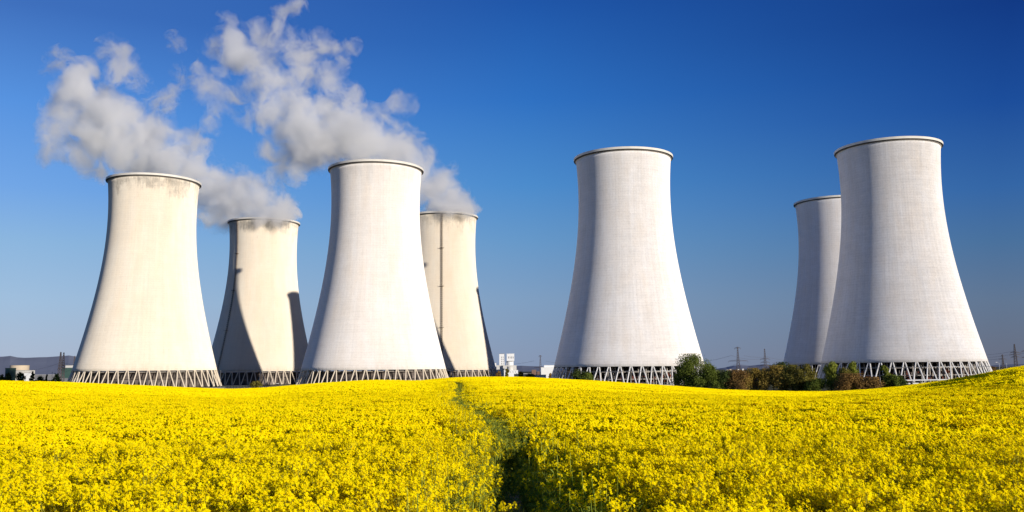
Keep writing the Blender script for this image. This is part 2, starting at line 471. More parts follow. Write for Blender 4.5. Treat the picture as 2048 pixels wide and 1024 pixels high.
def raceme(mb, p, d, nf, fs, petals=True, rad=.045, ln=.12):
    mb.mi = 0
    for i in range(nf):
        t = random.random(); a = random.uniform(0, 2*PI)
        rr = rad*(1-.75*t*t)*random.uniform(.6, 1.1)
        c = p + d*(ln*(t-.75)) + Vector((math.cos(a), math.sin(a), 0))*rr
        out = Vector((math.cos(a), math.sin(a), .35+.9*t))
        if petals:
            n = (out+rv(.4)+HEL*1.3).normalized(); u = n.cross(Vector((0, 0, 1))+rv(.3)).normalized(); v = n.cross(u)
            for q in range(4):
                an = q*PI/2+PI/4; e = u*math.cos(an)+v*math.sin(an); s2 = u*-math.sin(an)+v*math.cos(an)
                up = n*fs*random.uniform(.0, .45)
                mb.face([c, c+e*fs*.7-s2*fs*.45+up, c+e*fs*1.15+up*1.2, c+e*fs*.7+s2*fs*.45+up])
        else:
            quad(mb, c, out+rv(.5)+HEL*1.7, fs)
def leaf(mb, p, dirv, L, W):
    dirv = dirv.normalized(); s = dirv.cross(Vector((0, 0, 1))).normalized()*W
    a = p+dirv*L*.45+Vector((0, 0, L*.06)); b = p+dirv*L-Vector((0, 0, L*.22))
    mb.face([p, a-s, b, a]); mb.face([p, a, b, a+s])
def rape_plant(i, lush=False):
    mb = MB(); H = PLANT*random.uniform(.86, 1.06)
    lean = Vector((random.uniform(-.12, .12), random.uniform(-.12, .12), 0))
    pts = [lean*(k/4)**1.5 + Vector((0, 0, H*k/4)) for k in range(5)]
    mb.mi = 1; mb.path(pts, .0075, 3, .003)
    raceme(mb, pts[-1], (pts[-1]-pts[-2]).normalized(), 26, .0125, True)
    for b in range(random.randint(9, 11)):
        t = random.uniform(.40, .82); p0 = lean*t**1.5 + Vector((0, 0, H*t)); a = random.uniform(0, 2*PI)
        e = Vector((math.cos(a), math.sin(a), 0)); L = random.uniform(.10, .25); top = min(H*1.02, p0.z+random.uniform(.16, .42))
        p1 = p0+e*L*.6+Vector((0, 0, (top-p0.z)*.45)); p2 = Vector((p0.x+e.x*L, p0.y+e.y*L, top))
        mb.mi = 1; mb.path([p0, p1, p2], .0045, 3, .0022)
        raceme(mb, p2, (p2-p1).normalized(), random.randint(14, 24), .0125, True, .04, .10)
        mb.mi = 1
        for _ in range(3):                                     # young pods
            a2 = random.uniform(0, 2*PI); q = p1.lerp(p2, random.uniform(.2, .7))
            mb.bar(q, q+Vector((math.cos(a2)*.05, math.sin(a2)*.05, .03)), .0015, 3)
    mb.mi = 1
    for _ in range(12):
        t = random.uniform(.1, .75); a = random.uniform(0, 2*PI)
        leaf(mb, Vector((0, 0, H*t)), Vector((math.cos(a), math.sin(a), .4)), random.uniform(.10, .22), random.uniform(.018, .04))
    return mb.mesh('rape_plant', [M['petal'], M['stem']])
def rape_patch(size, n, nr, nf, fs, rad):
    mb = MB()
    for k in range(n):
        x, y = random.uniform(-size/2, size/2), random.uniform(-size/2, size/2); H = PLANT*random.uniform(.88, 1.05)
        mb.mi = 1; base = Vector((x, y, H*.35)); lean = Vector((random.uniform(-.08, .08), random.uniform(-.08, .08), 0))
        mb.bar(base, Vector((x, y, H-.02))+lean, .006, 3)
        for b in range(nr):
            a = random.uniform(0, 2*PI); L = random.uniform(0, .24); hh = H-random.uniform(0, .26)*(L/.24)
            p = Vector((x+math.cos(a)*L, y+math.sin(a)*L, hh))+lean
            raceme(mb, p, Vector((0, 0, 1)), nf, fs, False, rad, .13)
            if b % 2: mb.mi = 1; mb.bar(Vector((x, y, hh-.25)), p, .004, 3)
        mb.mi = 1
        for _ in range(2):
            a = random.uniform(0, 2*PI)
            leaf(mb, Vector((x, y, H*random.uniform(.3, .7))), Vector((math.cos(a), math.sin(a), .4)), .2, .04)
    return mb.mesh('rape_patch', [M['petal'], M['stem']])
def far_patch(size, n, fs):
    mb = MB()
    for k in range(n):
        x, y = random.uniform(-size/2, size/2), random.uniform(-size/2, size/2)
        H = PLANT*random.uniform(.80, 1.03)
        mb.mi = 0
        for _ in range(4):
            quad(mb, Vector((x, y, H))+rv(.07), HEL*1.8+Vector((random.uniform(-1, 1), random.uniform(-1, 1), random.uniform(-.2, .9))), fs*random.uniform(.6, 1.2))
        if k % 2 == 0:
            mb.mi = 1; mb.bar((x, y, H-.5), (x+random.uniform(-.05, .05), y, H+.02), .008, 3)
    mb.mi = 1
    for k in range(int(size*size*6)):
        quad(mb, Vector((random.uniform(-size/2, size/2), random.uniform(-size/2, size/2), PLANT*random.uniform(.35, .75))), Vector((random.uniform(-1, 1), random.uniform(-1, 1), .4)), .1)
    return mb.mesh('far_patch', [M['petal'], M['stem']])
def weed(i):
    mb = MB(); mb.mi = 0
    for _ in range(26):
        a = random.uniform(0, 2*PI); r0 = random.uniform(0, .1); h = random.uniform(.1, .42); e = Vector((math.cos(a), math.sin(a), 0))
        p = e*r0
        if random.random() < .55:
            q = p+e*random.uniform(.03, .16)+Vector((0, 0, h)); s = e.cross(Vector((0, 0, 1)))*.006
            mid = p.lerp(q, .5)+Vector((0, 0, .04))
            mb.face([p-s, p+s, mid+s, mid-s]); mb.face([mid-s, mid+s, q])
        else:
            leaf(mb, p+Vector((0, 0, h*.6)), e+Vector((0, 0, random.uniform(0, .8))), random.uniform(.08, .18), random.uniform(.015, .035))
    if i % 2:
        mb.mi = 1
        for _ in range(5):
            raceme(mb, Vector((random.uniform(-.12, .12), random.uniform(-.12, .12), random.uniform(.4, .6))), Vector((0, 0, 1)), 9, .011, True, .03, .06)
            
    return mb.mesh('weed', [M['weed'], M['petal']])
def weed_r(i):   # raceme() uses slot 0 for petals: keep that order here too
    mb = MB(); mb.mi = 1
    for _ in range(40):
        a = random.uniform(0, 2*PI); r0 = random.uniform(0, .12); h = random.uniform(.12, .50); e = Vector((math.cos(a), math.sin(a), 0)); p = e*r0
        if random.random() < .5:
            q = p+e*random.uniform(.03, .16)+Vector((0, 0, h)); s = e.cross(Vector((0, 0, 1)))*.006
            mid = p.lerp(q, .5)+Vector((0, 0, .04))
            mb.face([p-s, p+s, mid+s, mid-s]); mb.face([mid-s, mid+s, q])
        else:
            leaf(mb, p+Vector((0, 0, h*.7)), e+Vector((0, 0, random.uniform(0, .8))), random.uniform(.08, .18), random.uniform(.015, .038))
    for _ in range((0, 2, 4)[i % 3]):
        px, py, hz = random.uniform(-.12, .12), random.uniform(-.12, .12), random.uniform(.45, .8)
        mb.mi = 1; mb.bar((px*.3, py*.3, 0), (px, py, hz), .003, 3)
        raceme(mb, Vector((px, py, hz)), Vector((0, 0, 1)), 12, .012, True, .035, .08)
    return mb.mesh('weed', [M['petal'], M['weed']])

def green_plant(i):
    """a late plant beside the path: leafy, pods and only a few open flowers"""
    mb = MB(); H = .80*random.uniform(.9, 1.08)
    mb.mi = 1; mb.path([(0, 0, 0), (.02, .01, H*.5), (random.uniform(-.06, .06), random.uniform(-.06, .06), H)], .006, 3, .003)
    for b in range(7):
        t = random.uniform(.35, .8); a = random.uniform(0, 2*PI); e = Vector((math.cos(a), math.sin(a), 0)); p0 = Vector((0, 0, H*t)); top = min(H, p0.z+random.uniform(.1, .35))
        p2 = p0+e*random.uniform(.08, .22); p2.z = top
        mb.mi = 1; mb.path([p0, p0.lerp(p2, .5)+e*.03, p2], .0045, 3, .002)
        for _ in range(7):
            a2 = random.uniform(0, 2*PI); q = p0.lerp(p2, random.uniform(.3, 1)); mb.bar(q, q+Vector((math.cos(a2)*.05, math.sin(a2)*.05, .04)), .003, 3)
        if random.random() < (.15, .35, .6)[i % 3]: raceme(mb, p2, Vector((0, 0, 1)), 12, .0125, True, .035, .07)
    mb.mi = 1
    for _ in range(26):
        t = random.uniform(.2, .98); a = random.uniform(0, 2*PI); e = Vector((math.cos(a), math.sin(a), .5))
        leaf(mb, Vector((math.cos(a)*.05, math.sin(a)*.05, H*t)), e, random.uniform(.07, .16), random.uniform(.014, .03))
    return mb.mesh('green_plant', [M['petal'], M['weed']])
def instancer(name, pts, meshes):
    """pts: (x, y, z, rotz, scale, variant), set upright on the slope; one object, its vertices carry the plants"""
    col = bpy.data.collections.new(name+'_kinds')
    for k, me in enumerate(meshes):
        o = bpy.data.objects.new('%s_kind_%02d' % (name, k), me); col.objects.link(o)
    me = bpy.data.meshes.new(name); me.from_pydata([p[:3] for p in pts], [], [])
    rr = []
    for p in pts:
        e = 1.2; dzx = (gz(p[0]+e, p[1])-gz(p[0]-e, p[1]))/(2*e); dzy = (gz(p[0], p[1]+e)-gz(p[0], p[1]-e))/(2*e)
        q = Vector((0, 0, 1)).rotation_difference(Vector((-dzx, -dzy, 1))).to_matrix() @ Matrix.Rotation(p[3], 3, 'Z')
        rr += list(q.to_euler())
    at_ = me.attributes.new('rot', 'FLOAT_VECTOR', 'POINT'); at_.data.foreach_set('vector', rr)
    for an, ty, k in (('sc', 'FLOAT', 4), ('vi', 'INT', 5)):
        at_ = me.attributes.new(an, ty, 'POINT'); at_.data.foreach_set('value', [p[k] for p in pts])
    o = link(name, me)
    ng = bpy.data.node_groups.new(name+'_nodes', 'GeometryNodeTree')
    ng.interface.new_socket('Geometry', in_out='INPUT', socket_type='NodeSocketGeometry')
    ng.interface.new_socket('Geometry', in_out='OUTPUT', socket_type='NodeSocketGeometry')
    N, L = ng.nodes, ng.links
    gi = N.new('NodeGroupInput'); gout = N.new('NodeGroupOutput')
    ci = N.new('GeometryNodeCollectionInfo'); ci.inputs['Collection'].default_value = col
    ci.inputs['Separate Children'].default_value = True; ci.inputs['Reset Children'].default_value = True
    ip = N.new('GeometryNodeInstanceOnPoints'); ip.inputs['Pick Instance'].default_value = True
    def attr(nm, ty):
        n = N.new('GeometryNodeInputNamedAttribute'); n.data_type = ty; n.inputs['Name'].default_value = nm
        return n.outputs['Attribute']
    e2r = N.new('FunctionNodeEulerToRotation'); L.new(attr('rot', 'FLOAT_VECTOR'), e2r.inputs[0])
    L.new(gi.outputs[0], ip.inputs['Points']); L.new(ci.outputs[0], ip.inputs['Instance'])
    L.new(attr('vi', 'INT'), ip.inputs['Instance Index']); L.new(e2r.outputs[0], ip.inputs['Rotation']); L.new(attr('sc', 'FLOAT'), ip.inputs['Scale'])
    L.new(ip.outputs[0], gout.inputs[0])
    md = o.modifiers.new('plants', 'NODES'); md.node_group = ng
    return o

N1, N2, N3 = 12, 8, 6
meshes = [rape_plant(i) for i in range(N1)] + [rape_patch(1.0, 32, 9, 13, .017, .055) for i in range(N2)] + [far_patch(3.0, 9*46, .038) for i in range(N3)]
wmesh = [weed_r(i) for i in range(9)] + [green_plant(i) for i in range(9)]
pts = []; wp = []
def scatter(D0, D1, b0, b1, dens):
    n = int((b1-b0)/2*(D1*D1-D0*D0)*dens)
    for _ in range(n):
        D = math.sqrt(random.uniform(D0*D0, D1*D1)); b = random.uniform(b0, b1)
        yield D*math.sin(b), D*math.cos(b), D
NEAR = 17.0
for (b0, b1, D0, D1, dn) in ((-R(36), R(36), 2.2, NEAR, 36), (R(36), R(75), 2.2, NEAR, 22), (R(75), R(160), 2.2, 10, 14), (-R(75), -R(36), 2.2, NEAR, 22)):
    for x, y, D in scatter(D0, D1, b0, b1, dn):
        d, d2 = dpath(x, y)
        if d < .20 or d2 < .10: continue
        sc = 1.0
        nz = noise.noise(Vector((x*.55, y*.55, 3)))
        edge = .42+.15*nz; ss = sunside(x, y)
        if d < edge:
            if random.random() < .88: continue
            sc = random.uniform(.45, .7)
        elif d < 1.15+.4*nz:
            if random.random() < (.62 if d < .8 else .30): continue
            sc = random.uniform(.60, .88) if d < .8 else random.uniform(.78, .98)
        elif d2 < .28 and random.random() < .5: continue
        if x < .5 and nz < -.38 and random.random() < .5: continue
        if x < .5 and noise.noise(Vector((x*1.9, y*1.9, 8))) < -.30 and random.random() < .7: continue
        sc *= random.uniform(.90, 1.10)*(1+.10*noise.noise(Vector((x*1.4, y*1.4, 0))))
        pts.append((x, y, gz(x, y), random.gauss(0, .5), sc, random.randrange(N1)))
def patch_ok(x, y, half, D):
    return True
def lattice(D0, D1, bmax, step, jit):
    n = int(D1/step)+1
    for i in range(-n, n+1):
        for j in range(0, n+1):
            x, y = (i+.5*(j % 2))*step+random.uniform(-jit, jit), j*step*.87+random.uniform(-jit, jit); D = math.hypot(x, y)
            if D0 <= D <= D1 and abs(math.atan2(x, y)) < bmax: yield x, y, D
for x, y, D in lattice(NEAR-.5, 75, R(68), .82, .10):
    d, d2 = dpath(x, y)
    if d < (.70 if D < 26 else .55) or (d2 < .5 and D < 27): continue
    sc = random.uniform(.92, 1.06)
    if d < 1.0: sc *= .90
    pts.append((x, y, gz(x, y)-(1-sc)*.2, random.gauss(0, .5), sc, N1+random.randrange(N2)))
# single plants close in along the path, where patches leave a gap
for k, (x, y) in enumerate(PD):
    D = math.hypot(x, y)
    if y < 2: continue
    nn = 14 if D < 60 else 5
    if D < 185:
        for _ in range(nn if D > NEAR-1 else 0):
            a = random.uniform(0, 2*PI); rr = random.uniform(.38, 1.3)
            px, py = x+math.cos(a)*rr, y+math.sin(a)*rr; d, d2 = dpath(px, py)
            if d < (.5 if D < 25 else .40): continue
            if d < .6 and random.random() < .5: continue
            pts.append((px, py, gz(px, py), random.gauss(0, .5), random.uniform(.45, .65) if d < .9 else random.uniform(.7, .9), random.randrange(N1)))
    for _ in range(34 if D < 40 else 18):
        a = random.uniform(0, 2*PI); rr = random.uniform(.20, 1.15)
        px, py = x+math.cos(a)*rr, y+math.sin(a)*rr; d, d2 = dpath(px, py)
        if d < (.16 if D < 17 or 60 < D < 100 else .05): continue
        wp.append((px, py, gz(px, py), random.uniform(0, 2*PI), (random.uniform(.20, .42) if d < .40 and (D < 16.5 or 45 < D < 100) else random.uniform(.8, 1.25)*(.85+.5*min(d, 1.0))), random.randrange(9) if d > .4 else random.randrange(0, 9, 3)))
for k, (x, y) in enumerate(PD):
    D = math.hypot(x, y)
    if y < 3 or D > 110: continue
    for _ in range(24 if D < 60 else 8):
        a = random.uniform(0, 2*PI); rr = random.uniform(.04, 1.1); px, py = x+math.cos(a)*rr, y+math.sin(a)*rr; d, d2 = dpath(px, py)
        if d < (.26 if D < 16.5 else .04): continue
        sc = random.uniform(.82, 1.05)*(.72+.3*min(1, d/.6)) if D < 16.5 else random.uniform(.94, 1.16)
        wp.append((px, py, gz(px, py), random.uniform(0, 2*PI), sc, 9+random.randrange(9)))
for k, (x, y) in enumerate(TR2):
    for _ in range(5):
        a = random.uniform(0, 2*PI); rr = random.uniform(.05, .3); px, py = x+math.cos(a)*rr, y+math.sin(a)*rr
        wp.append((px, py, gz(px, py), random.uniform(0, 2*PI), random.uniform(.5, 1.0), random.randrange(9)))
for x, y, D in scatter(2.5, NEAR, -R(30), R(30), 3.0):      # undergrowth seen between the stems
    d, d2 = dpath(x, y)
    if d > .25: wp.append((x, y, gz(x, y), random.uniform(0, 2*PI), random.uniform(.6, 1.0)*(1.3 if d < 1.2 else 1), random.randrange(0, 9, 3)))
for x, y, D in lattice(72, 190, R(12), .85, .1):              # along the far bends of the path
    d, d2 = dpath(x, y)
    if (D < 112 and .85 < d < 3.0) or (D > 168 and .6 < d < 3.0):
        pts.append((x, y, gz(x, y), random.gauss(0, .5), random.uniform(.92, 1.04), N1+random.randrange(N2)))
for x, y, D in lattice(67, 262, R(68), 2.5, .25):
    Dc = crest(math.atan2(x, y))[1]
    if D > Dc+60: continue
    d, d2 = dpath(x, y)
    if d < 2.1 and (D < 110 or D > 170): continue
    sc = random.uniform(.94, 1.06)
    pts.append((x, y, gz(x, y)-(1-sc)*.3, random.gauss(0, .35), sc, N1+N2+random.randrange(N3)))
fo = instancer('rapeseed_field', pts, meshes)
tag(fo, 'dense bright yellow rapeseed in full bloom covering the foreground hill', 'flower field', kind='stuff')
wo = instancer('path_weeds', wp, wmesh)
tag(wo, 'green grass and leafy weeds edging the trodden footpath', 'weeds', kind='stuff')

# ------------------------------------------------------------------ cooling towers
RT, HT, AB, AA = 25.161, 102.763, 73.874, 73.353
H_T, H_C = 125.0, 10.0
def prof(h): return RT*math.sqrt(1+((h-HT)/(AB if h < HT else AA))**2)
NP = 46
def shell_mesh(mat):
    mb = MB(); n = 60
    out = [(prof(H_C+(H_T-1.9-H_C)*i/n), H_C+(H_T-1.9-H_C)*i/n) for i in range(n+1)]
    inn = [(r-.7 if z > 20 else r-1.0, z) for r, z in reversed(out)]
    mb.lathe(out+inn, 160, closed=True)
    return mb.mesh('shell', mat, True)
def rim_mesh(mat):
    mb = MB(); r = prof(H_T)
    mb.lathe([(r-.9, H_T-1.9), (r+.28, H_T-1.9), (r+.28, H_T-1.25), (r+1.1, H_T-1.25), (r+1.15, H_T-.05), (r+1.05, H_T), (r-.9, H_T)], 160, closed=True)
    me = mb.mesh('rim', [mat, M['joint_or_lip_shade']])
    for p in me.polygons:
        if r+.1 < math.hypot(p.center.x, p.center.y) < r+1.0 and p.center.z < H_T-1.0: p.material_index = 1  # dark band under the lip, painted in place of its shadow line
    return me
def column_mesh(lean, mat, w=.48):
    """one raking column; lies in the tangent plane at angle 0 and leans to one side going down"""
    mb = MB(); s = 2*PI/NP/2
    rt_, rb = prof(H_C)-.45, prof(0)+.1
    a0 = lean*s*.13; a1 = lean*s*.86
    top = (rt_*math.cos(a0), rt_*math.sin(a0), H_C-.004); bot = (rb*math.cos(a1), rb*math.sin(a1), .55)
    mb.bar(bot, top, w*.74, 8, w*.66)
    return mb.mesh('support_column', mat)
def pedestal_mesh(mat):
    mb = MB(); rb = prof(0)+.1; mb.box((rb, 0, .28), (1.9, 2.4, .55)); return mb.mesh('pedestal', mat)
SH = {}
def get(key, fn):
    if key not in SH: SH[key] = fn()
    return SH[key]
def internal_frame():
    """light concrete frame of the fill seen between the columns of the white towers"""
    rng = random.Random(5); mb = MB()
    for R_, n in ((34.5, 56), (31.0, 44)):
        for k in range(n):
            a = 2*PI*k/n; mb.box((R_*math.cos(a), R_*math.sin(a), 4.95), (.45, .45, 9.9), a)
        for z in (3.6, 7.2):
            for k in range(n):
                a, b = 2*PI*k/n, 2*PI*(k+1)/n
                mb.bar((R_*math.cos(a), R_*math.sin(a), z), (R_*math.cos(b), R_*math.sin(b), z), .24, 4)
    for k in range(90):
        a = rng.uniform(0, 2*PI); R_ = rng.uniform(31.5, 34); z = rng.uniform(.5, 6.5)
        mb.bar((R_*math.cos(a), R_*math.sin(a), z), (R_*math.cos(a), R_*math.sin(a), z+rng.uniform(1, 3)), .16, 4)
    return mb
def internal_red():
    rng = random.Random(9); mb = MB()
    for k in range(120):
        a = rng.uniform(0, 2*PI); R_ = rng.uniform(29.5, 33.6); z = rng.uniform(.3, 5.0)
        mb.box((R_*math.cos(a), R_*math.sin(a), z+1), (rng.uniform(.3, 1.2), rng.uniform(.5, 2.2), rng.uniform(.6, 2.6)), a)
    return mb
M['rusty'] = simple('rusty_brown', (.17, .055, .035), .9, .5, .6)
M['frame'] = simple('fill_frame', (.42, .38, .34), .9, .25, .5)
M['inletlip'] = simple('inlet_lip', (.40, .36, .31), .9, .25, .5)
def tower(X, Y, z0, shell, col, panels, label, ladder=None, rimmat='rim'):
    root = empty('cooling_tower', (X, Y, GZ+z0), math.atan2(-X, -Y)*-1, label, 'cooling tower', 'cooling towers beyond the field')
    root.rotation_euler = (0, 0, math.atan2(-Y, -X)+PI/NP*.4)
    link('shell', get(('sh', shell), lambda: shell_mesh(M[shell])), root)
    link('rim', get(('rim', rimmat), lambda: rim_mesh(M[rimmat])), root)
    for k in range(NP):
        for s in (-1, 1):
            link('support_column', get(('c', s, col), lambda: column_mesh(s, M[col])), root, rz=2*PI*k/NP)
    mb = MB(); rb = prof(0)
    mb.lathe([(rb-2.2, -1.6), (rb+2.4, -1.6), (rb+2.4, 0.0), (rb-2.2, 0.0)], 96, closed=True)
    link('foundation_ring', get('fr', lambda: mb.mesh('foundation_ring', M['slab'])), root)
    def inner():
        mb = MB()
        R0 = prof(H_C)-5.0
        mb.lathe([(R0, -1), (R0, 9.6), (.1, 9.65)], 92); return mb.mesh('inner_wall', M['panels'])
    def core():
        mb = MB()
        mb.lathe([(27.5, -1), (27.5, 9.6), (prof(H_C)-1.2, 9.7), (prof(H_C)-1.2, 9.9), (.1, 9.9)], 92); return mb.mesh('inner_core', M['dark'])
    if panels:
        link('inner_wall', get('iw', inner), root)
        def lipring():
            mb = MB(); R0 = prof(H_C)-1.6
            for k in range(NP):
                a, b = 2*PI*k/NP, 2*PI*(k+1)/NP
                mb.bar((R0*math.cos(a), R0*math.sin(a), 9.2), (R0*math.cos(b), R0*math.sin(b), 9.2), .2, 4)
            return mb.mesh('inlet_beam', M['inletlip'])
        link('inlet_beam', get('lr', lipring), root)
    else:
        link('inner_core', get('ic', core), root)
        link('fill_frame', get('ff', lambda: internal_frame().mesh('fill_frame', M['frame'])), root)
        tag(link('fill_stack', get('fs', lambda: internal_red().mesh('fill_stack', M['rusty'])), root), kind='stuff')
        def ringpipe():
            mb = MB(); R0 = prof(7.4)+.5
            for k in range(96):
                a, b = 2*PI*k/96, 2*PI*(k+1)/96
                mb.bar((R0*math.cos(a), R0*math.sin(a), 7.6), (R0*math.cos(b), R0*math.sin(b), 7.6), .09, 4)
            return mb.mesh('ring_pipe', M['steel'])
        link('ring_pipe', get('rp', ringpipe), root)
    if ladder is not None:
        mb = MB(); a = ladder
        def P(h, off, out):
            r = prof(h)+out; aa = a+off/r
            return (r*math.cos(aa), r*math.sin(aa), h)
        hs = [10+1.5*i for i in range(76)]
        for off in (-.42, .42):
            mb.path([P(h, off, .35) for h in hs[::3]+[124.5]], .11, 4)
        for h in [10+.5*i for i in range(229)]:
            mb.bar(P(h, -.42, .35), P(h, .42, .35), .035, 3)
        for i, h in enumerate(hs):
            ring = [P(h, -.42, .35), P(h, -.6, .8), P(h, 0, 1.15), P(h, .6, .8), P(h, .42, .35)]
            mb.path(ring, .09, 3)
        for off, o in ((-.6, .8), (0, 1.15), (.6, .8)):
            mb.path([P(h, off, o) for h in hs[::3]+[124]], .04, 3)
        for h in (40, 70, 98):
            mb.box((P(h, 0, .9)), (1.8, 3.0, .12), a); mb.bar(P(h, -1.5, 1.7), P(h+1.1, -1.5, 1.7), .05, 3); mb.bar(P(h, 1.5, 1.7), P(h+1.1, 1.5, 1.7), .05, 3)
        lo = mb.build('ladder', M['rust'], root)
    return root
TW = {'A': (-219.226, 546.992, -8.10), 'B': (-78.286, 515.525, -8.98), 'C': (62.312, 494.377, -8.62), 'D': (204.161, 481.045, -7.97), 'Ab': (-193.257, 699.500, -8.85), 'Bb': (-52.912, 678.500, -9.45), 'Db': (230.069, 638.929, -8.14)}
tower(*TW['A'], 'cream1', 'col_cream', True, 'leftmost cooling tower, cream concrete with soot patches under its rim')
tower(*TW['B'], 'whiteB', 'col_cream', True, 'second large front cooling tower from the left, pinkish white, in front of a steaming one')
tower(*TW['C'], 'whiteC', 'col_white', False, 'large white cooling tower standing alone right of the white buildings')
tower(*TW['D'], 'whiteD', 'col_white', False, 'largest rightmost white cooling tower, steamless, with bushes at its foot')
tower(*TW['Ab'], 'cream2', 'col_cream', True, 'smaller cream cooling tower steaming between the two large left towers, with a dark ladder', ladder=-.86)
tower(*TW['Bb'], 'cream3', 'col_cream', True, 'steaming cream cooling tower partly hidden, with a long ladder down its middle', ladder=-.03)
tower(*TW['Db'], 'whiteC', 'col_white', False, 'small steamless cooling tower half hidden behind the rightmost tower')

# ------------------------------------------------------------------ steam
def steam(name, Y0, dY, puffs, dens, seed, label):
    """puffs: photo x, y, radius in photo pixels, weight; the drift runs away from the tower at depth Y0"""
    P = []
    x0 = puffs[0][0]
    for i, pf in enumerate(puffs):
        px, py, rp, wgt = pf[:4]; rp *= 1.10
        Y = Y0 + (pf[4] if len(pf) > 4 else 0) + dY*(x0-px)/400.0 + random.uniform(-6, 6)*(i > 3)
        c = at(px, py, Y); P.append((c, rp*Y/F_PX, wgt))
    cen = sum((p[0] for p in P), Vector())/len(P)
    bm = bmesh.new()
    for c, r, wgt in P:
        rr = r*1.22+2.0
        bmesh.ops.create_icosphere(bm, subdivisions=3, radius=rr, matrix=Matrix.Translation(c-cen))
    me = bpy.data.meshes.new(name); bm.to_mesh(me); bm.free()
    m = bpy.data.materials.new(name+'_vapour'); m.use_nodes = True
    t = NT(m); nt = m.node_tree; nt.nodes.remove(nt.nodes['Principled BSDF'])
    co = t.n('ShaderNodeTexCoord').outputs['Object']
    nz = t.n('ShaderNodeTexNoise', inp={'Vector': co, 'Scale': .030, 'Detail': 2.0, 'Roughness': .55}).outputs['Color']
    nz2 = t.n('ShaderNodeTexNoise', inp={'Vector': co, 'Scale': .085, 'Detail': 3.0, 'Roughness': .62}).outputs['Color']
    def off(v, k):
        a = t.n('ShaderNodeVectorMath', operation='SUBTRACT', inp={0: v, 1: (.5, .5, .5)}).outputs[0]
        return t.n('ShaderNodeVectorMath', operation='MULTIPLY', inp={0: a, 1: (k, k, k)}).outputs[0]
    wp_ = t.n('ShaderNodeVectorMath', operation='ADD', inp={0: co, 1: off(nz, 26)}).outputs[0]
    wp_ = t.n('ShaderNodeVectorMath', operation='ADD', inp={0: wp_, 1: off(nz2, 14)}).outputs[0]
    acc = None
    for c, r, wgt in P:
        d = t.n('ShaderNodeVectorMath', operation='DISTANCE', inp={0: wp_, 1: tuple(c-cen)}).outputs['Value']
        v = t.math('MULTIPLY_ADD', d, -wgt/r, wgt)
        acc = v if acc is None else t.math('MAXIMUM', acc, v)
    fine = t.n('ShaderNodeTexNoise', inp={'Vector': t.n('ShaderNodeVectorMath', operation='ADD', inp={0: wp_, 1: (seed, 0, 0)}).outputs[0], 'Scale': .055, 'Detail': 7.0, 'Roughness': .68, 'Distortion': 1.0}).outputs['Fac']
    v = t.math('ADD', acc, t.math('MULTIPLY_ADD', fine, 2.7, -1.36))
    v = t.math('MULTIPLY', t.math('MAXIMUM', v, 0.0), 1.0)
    v = t.math('MINIMUM', v, .8)
    v = t.math('MULTIPLY', t.math('POWER', v, 1.1), dens)
    vs = t.n('ShaderNodeVolumeScatter', inp={'Color': (.992, .974, 1.0, 1), 'Density': v, 'Anisotropy': .15})
    nt.links.new(vs.outputs[0], nt.nodes['Material Output'].inputs['Volume'])
    m.cycles.volume_sampling = 'MULTIPLE_IMPORTANCE' if hasattr(m.cycles, 'volume_sampling') else None
    me.materials.append(m)
    o = link(name, me, loc=tuple(cen))
    md = o.modifiers.new('hull', 'REMESH'); md.mode = 'VOXEL'; md.voxel_size = 3.0
    return tag(o, label, 'steam plume', 'steam plumes drifting left from the back towers')
steam('steam_plume', 699.5, 12, [
 (525, 446, 30, 1.4), (562, 438, 32, 1.5), (556, 434, 24, 1.4, -27), (578, 436, 18, 1.3, -25), (530, 430, 24, 1.3, -26), (495, 440, 30, 1.05), (555, 415, 38, 1.15), (515, 402, 46, 1.15), (470, 395, 52, 1.1), (440, 420, 42, .95), (470, 432, 30, .85), (420, 375, 52, 1.05), (415, 440, 22, .55), (385, 345, 46, 1.0), (400, 300, 26, .75),
 (380, 280, 28, .85), (340, 325, 48, 1.0), (300, 320, 48, 1.0), (330, 265, 34, .8), (280, 270, 50, 1.05), (240, 305, 46, 1.0), (235, 240, 52, 1.05), (190, 270, 50, 1.05), (190, 215, 50, 1.05), (160, 175, 44, 1.0), (170, 150, 28, .8),
 (140, 230, 44, 1.0), (120, 275, 38, .85), (105, 310, 24, .6), (165, 315, 32, .8), (200, 335, 26, .75), (250, 138, 34, .52), (275, 160, 22, .46), (335, 205, 30, .5), (118, 118, 22, .46), (350, 85, 18, .16), (225, 100, 26, .38), (100, 130, 20, .44), (310, 215, 24, .45), (365, 150, 20, .42)],
 .26, 11.0, 'grey white steam plume from the smaller left tower, drifting behind the leftmost tower')
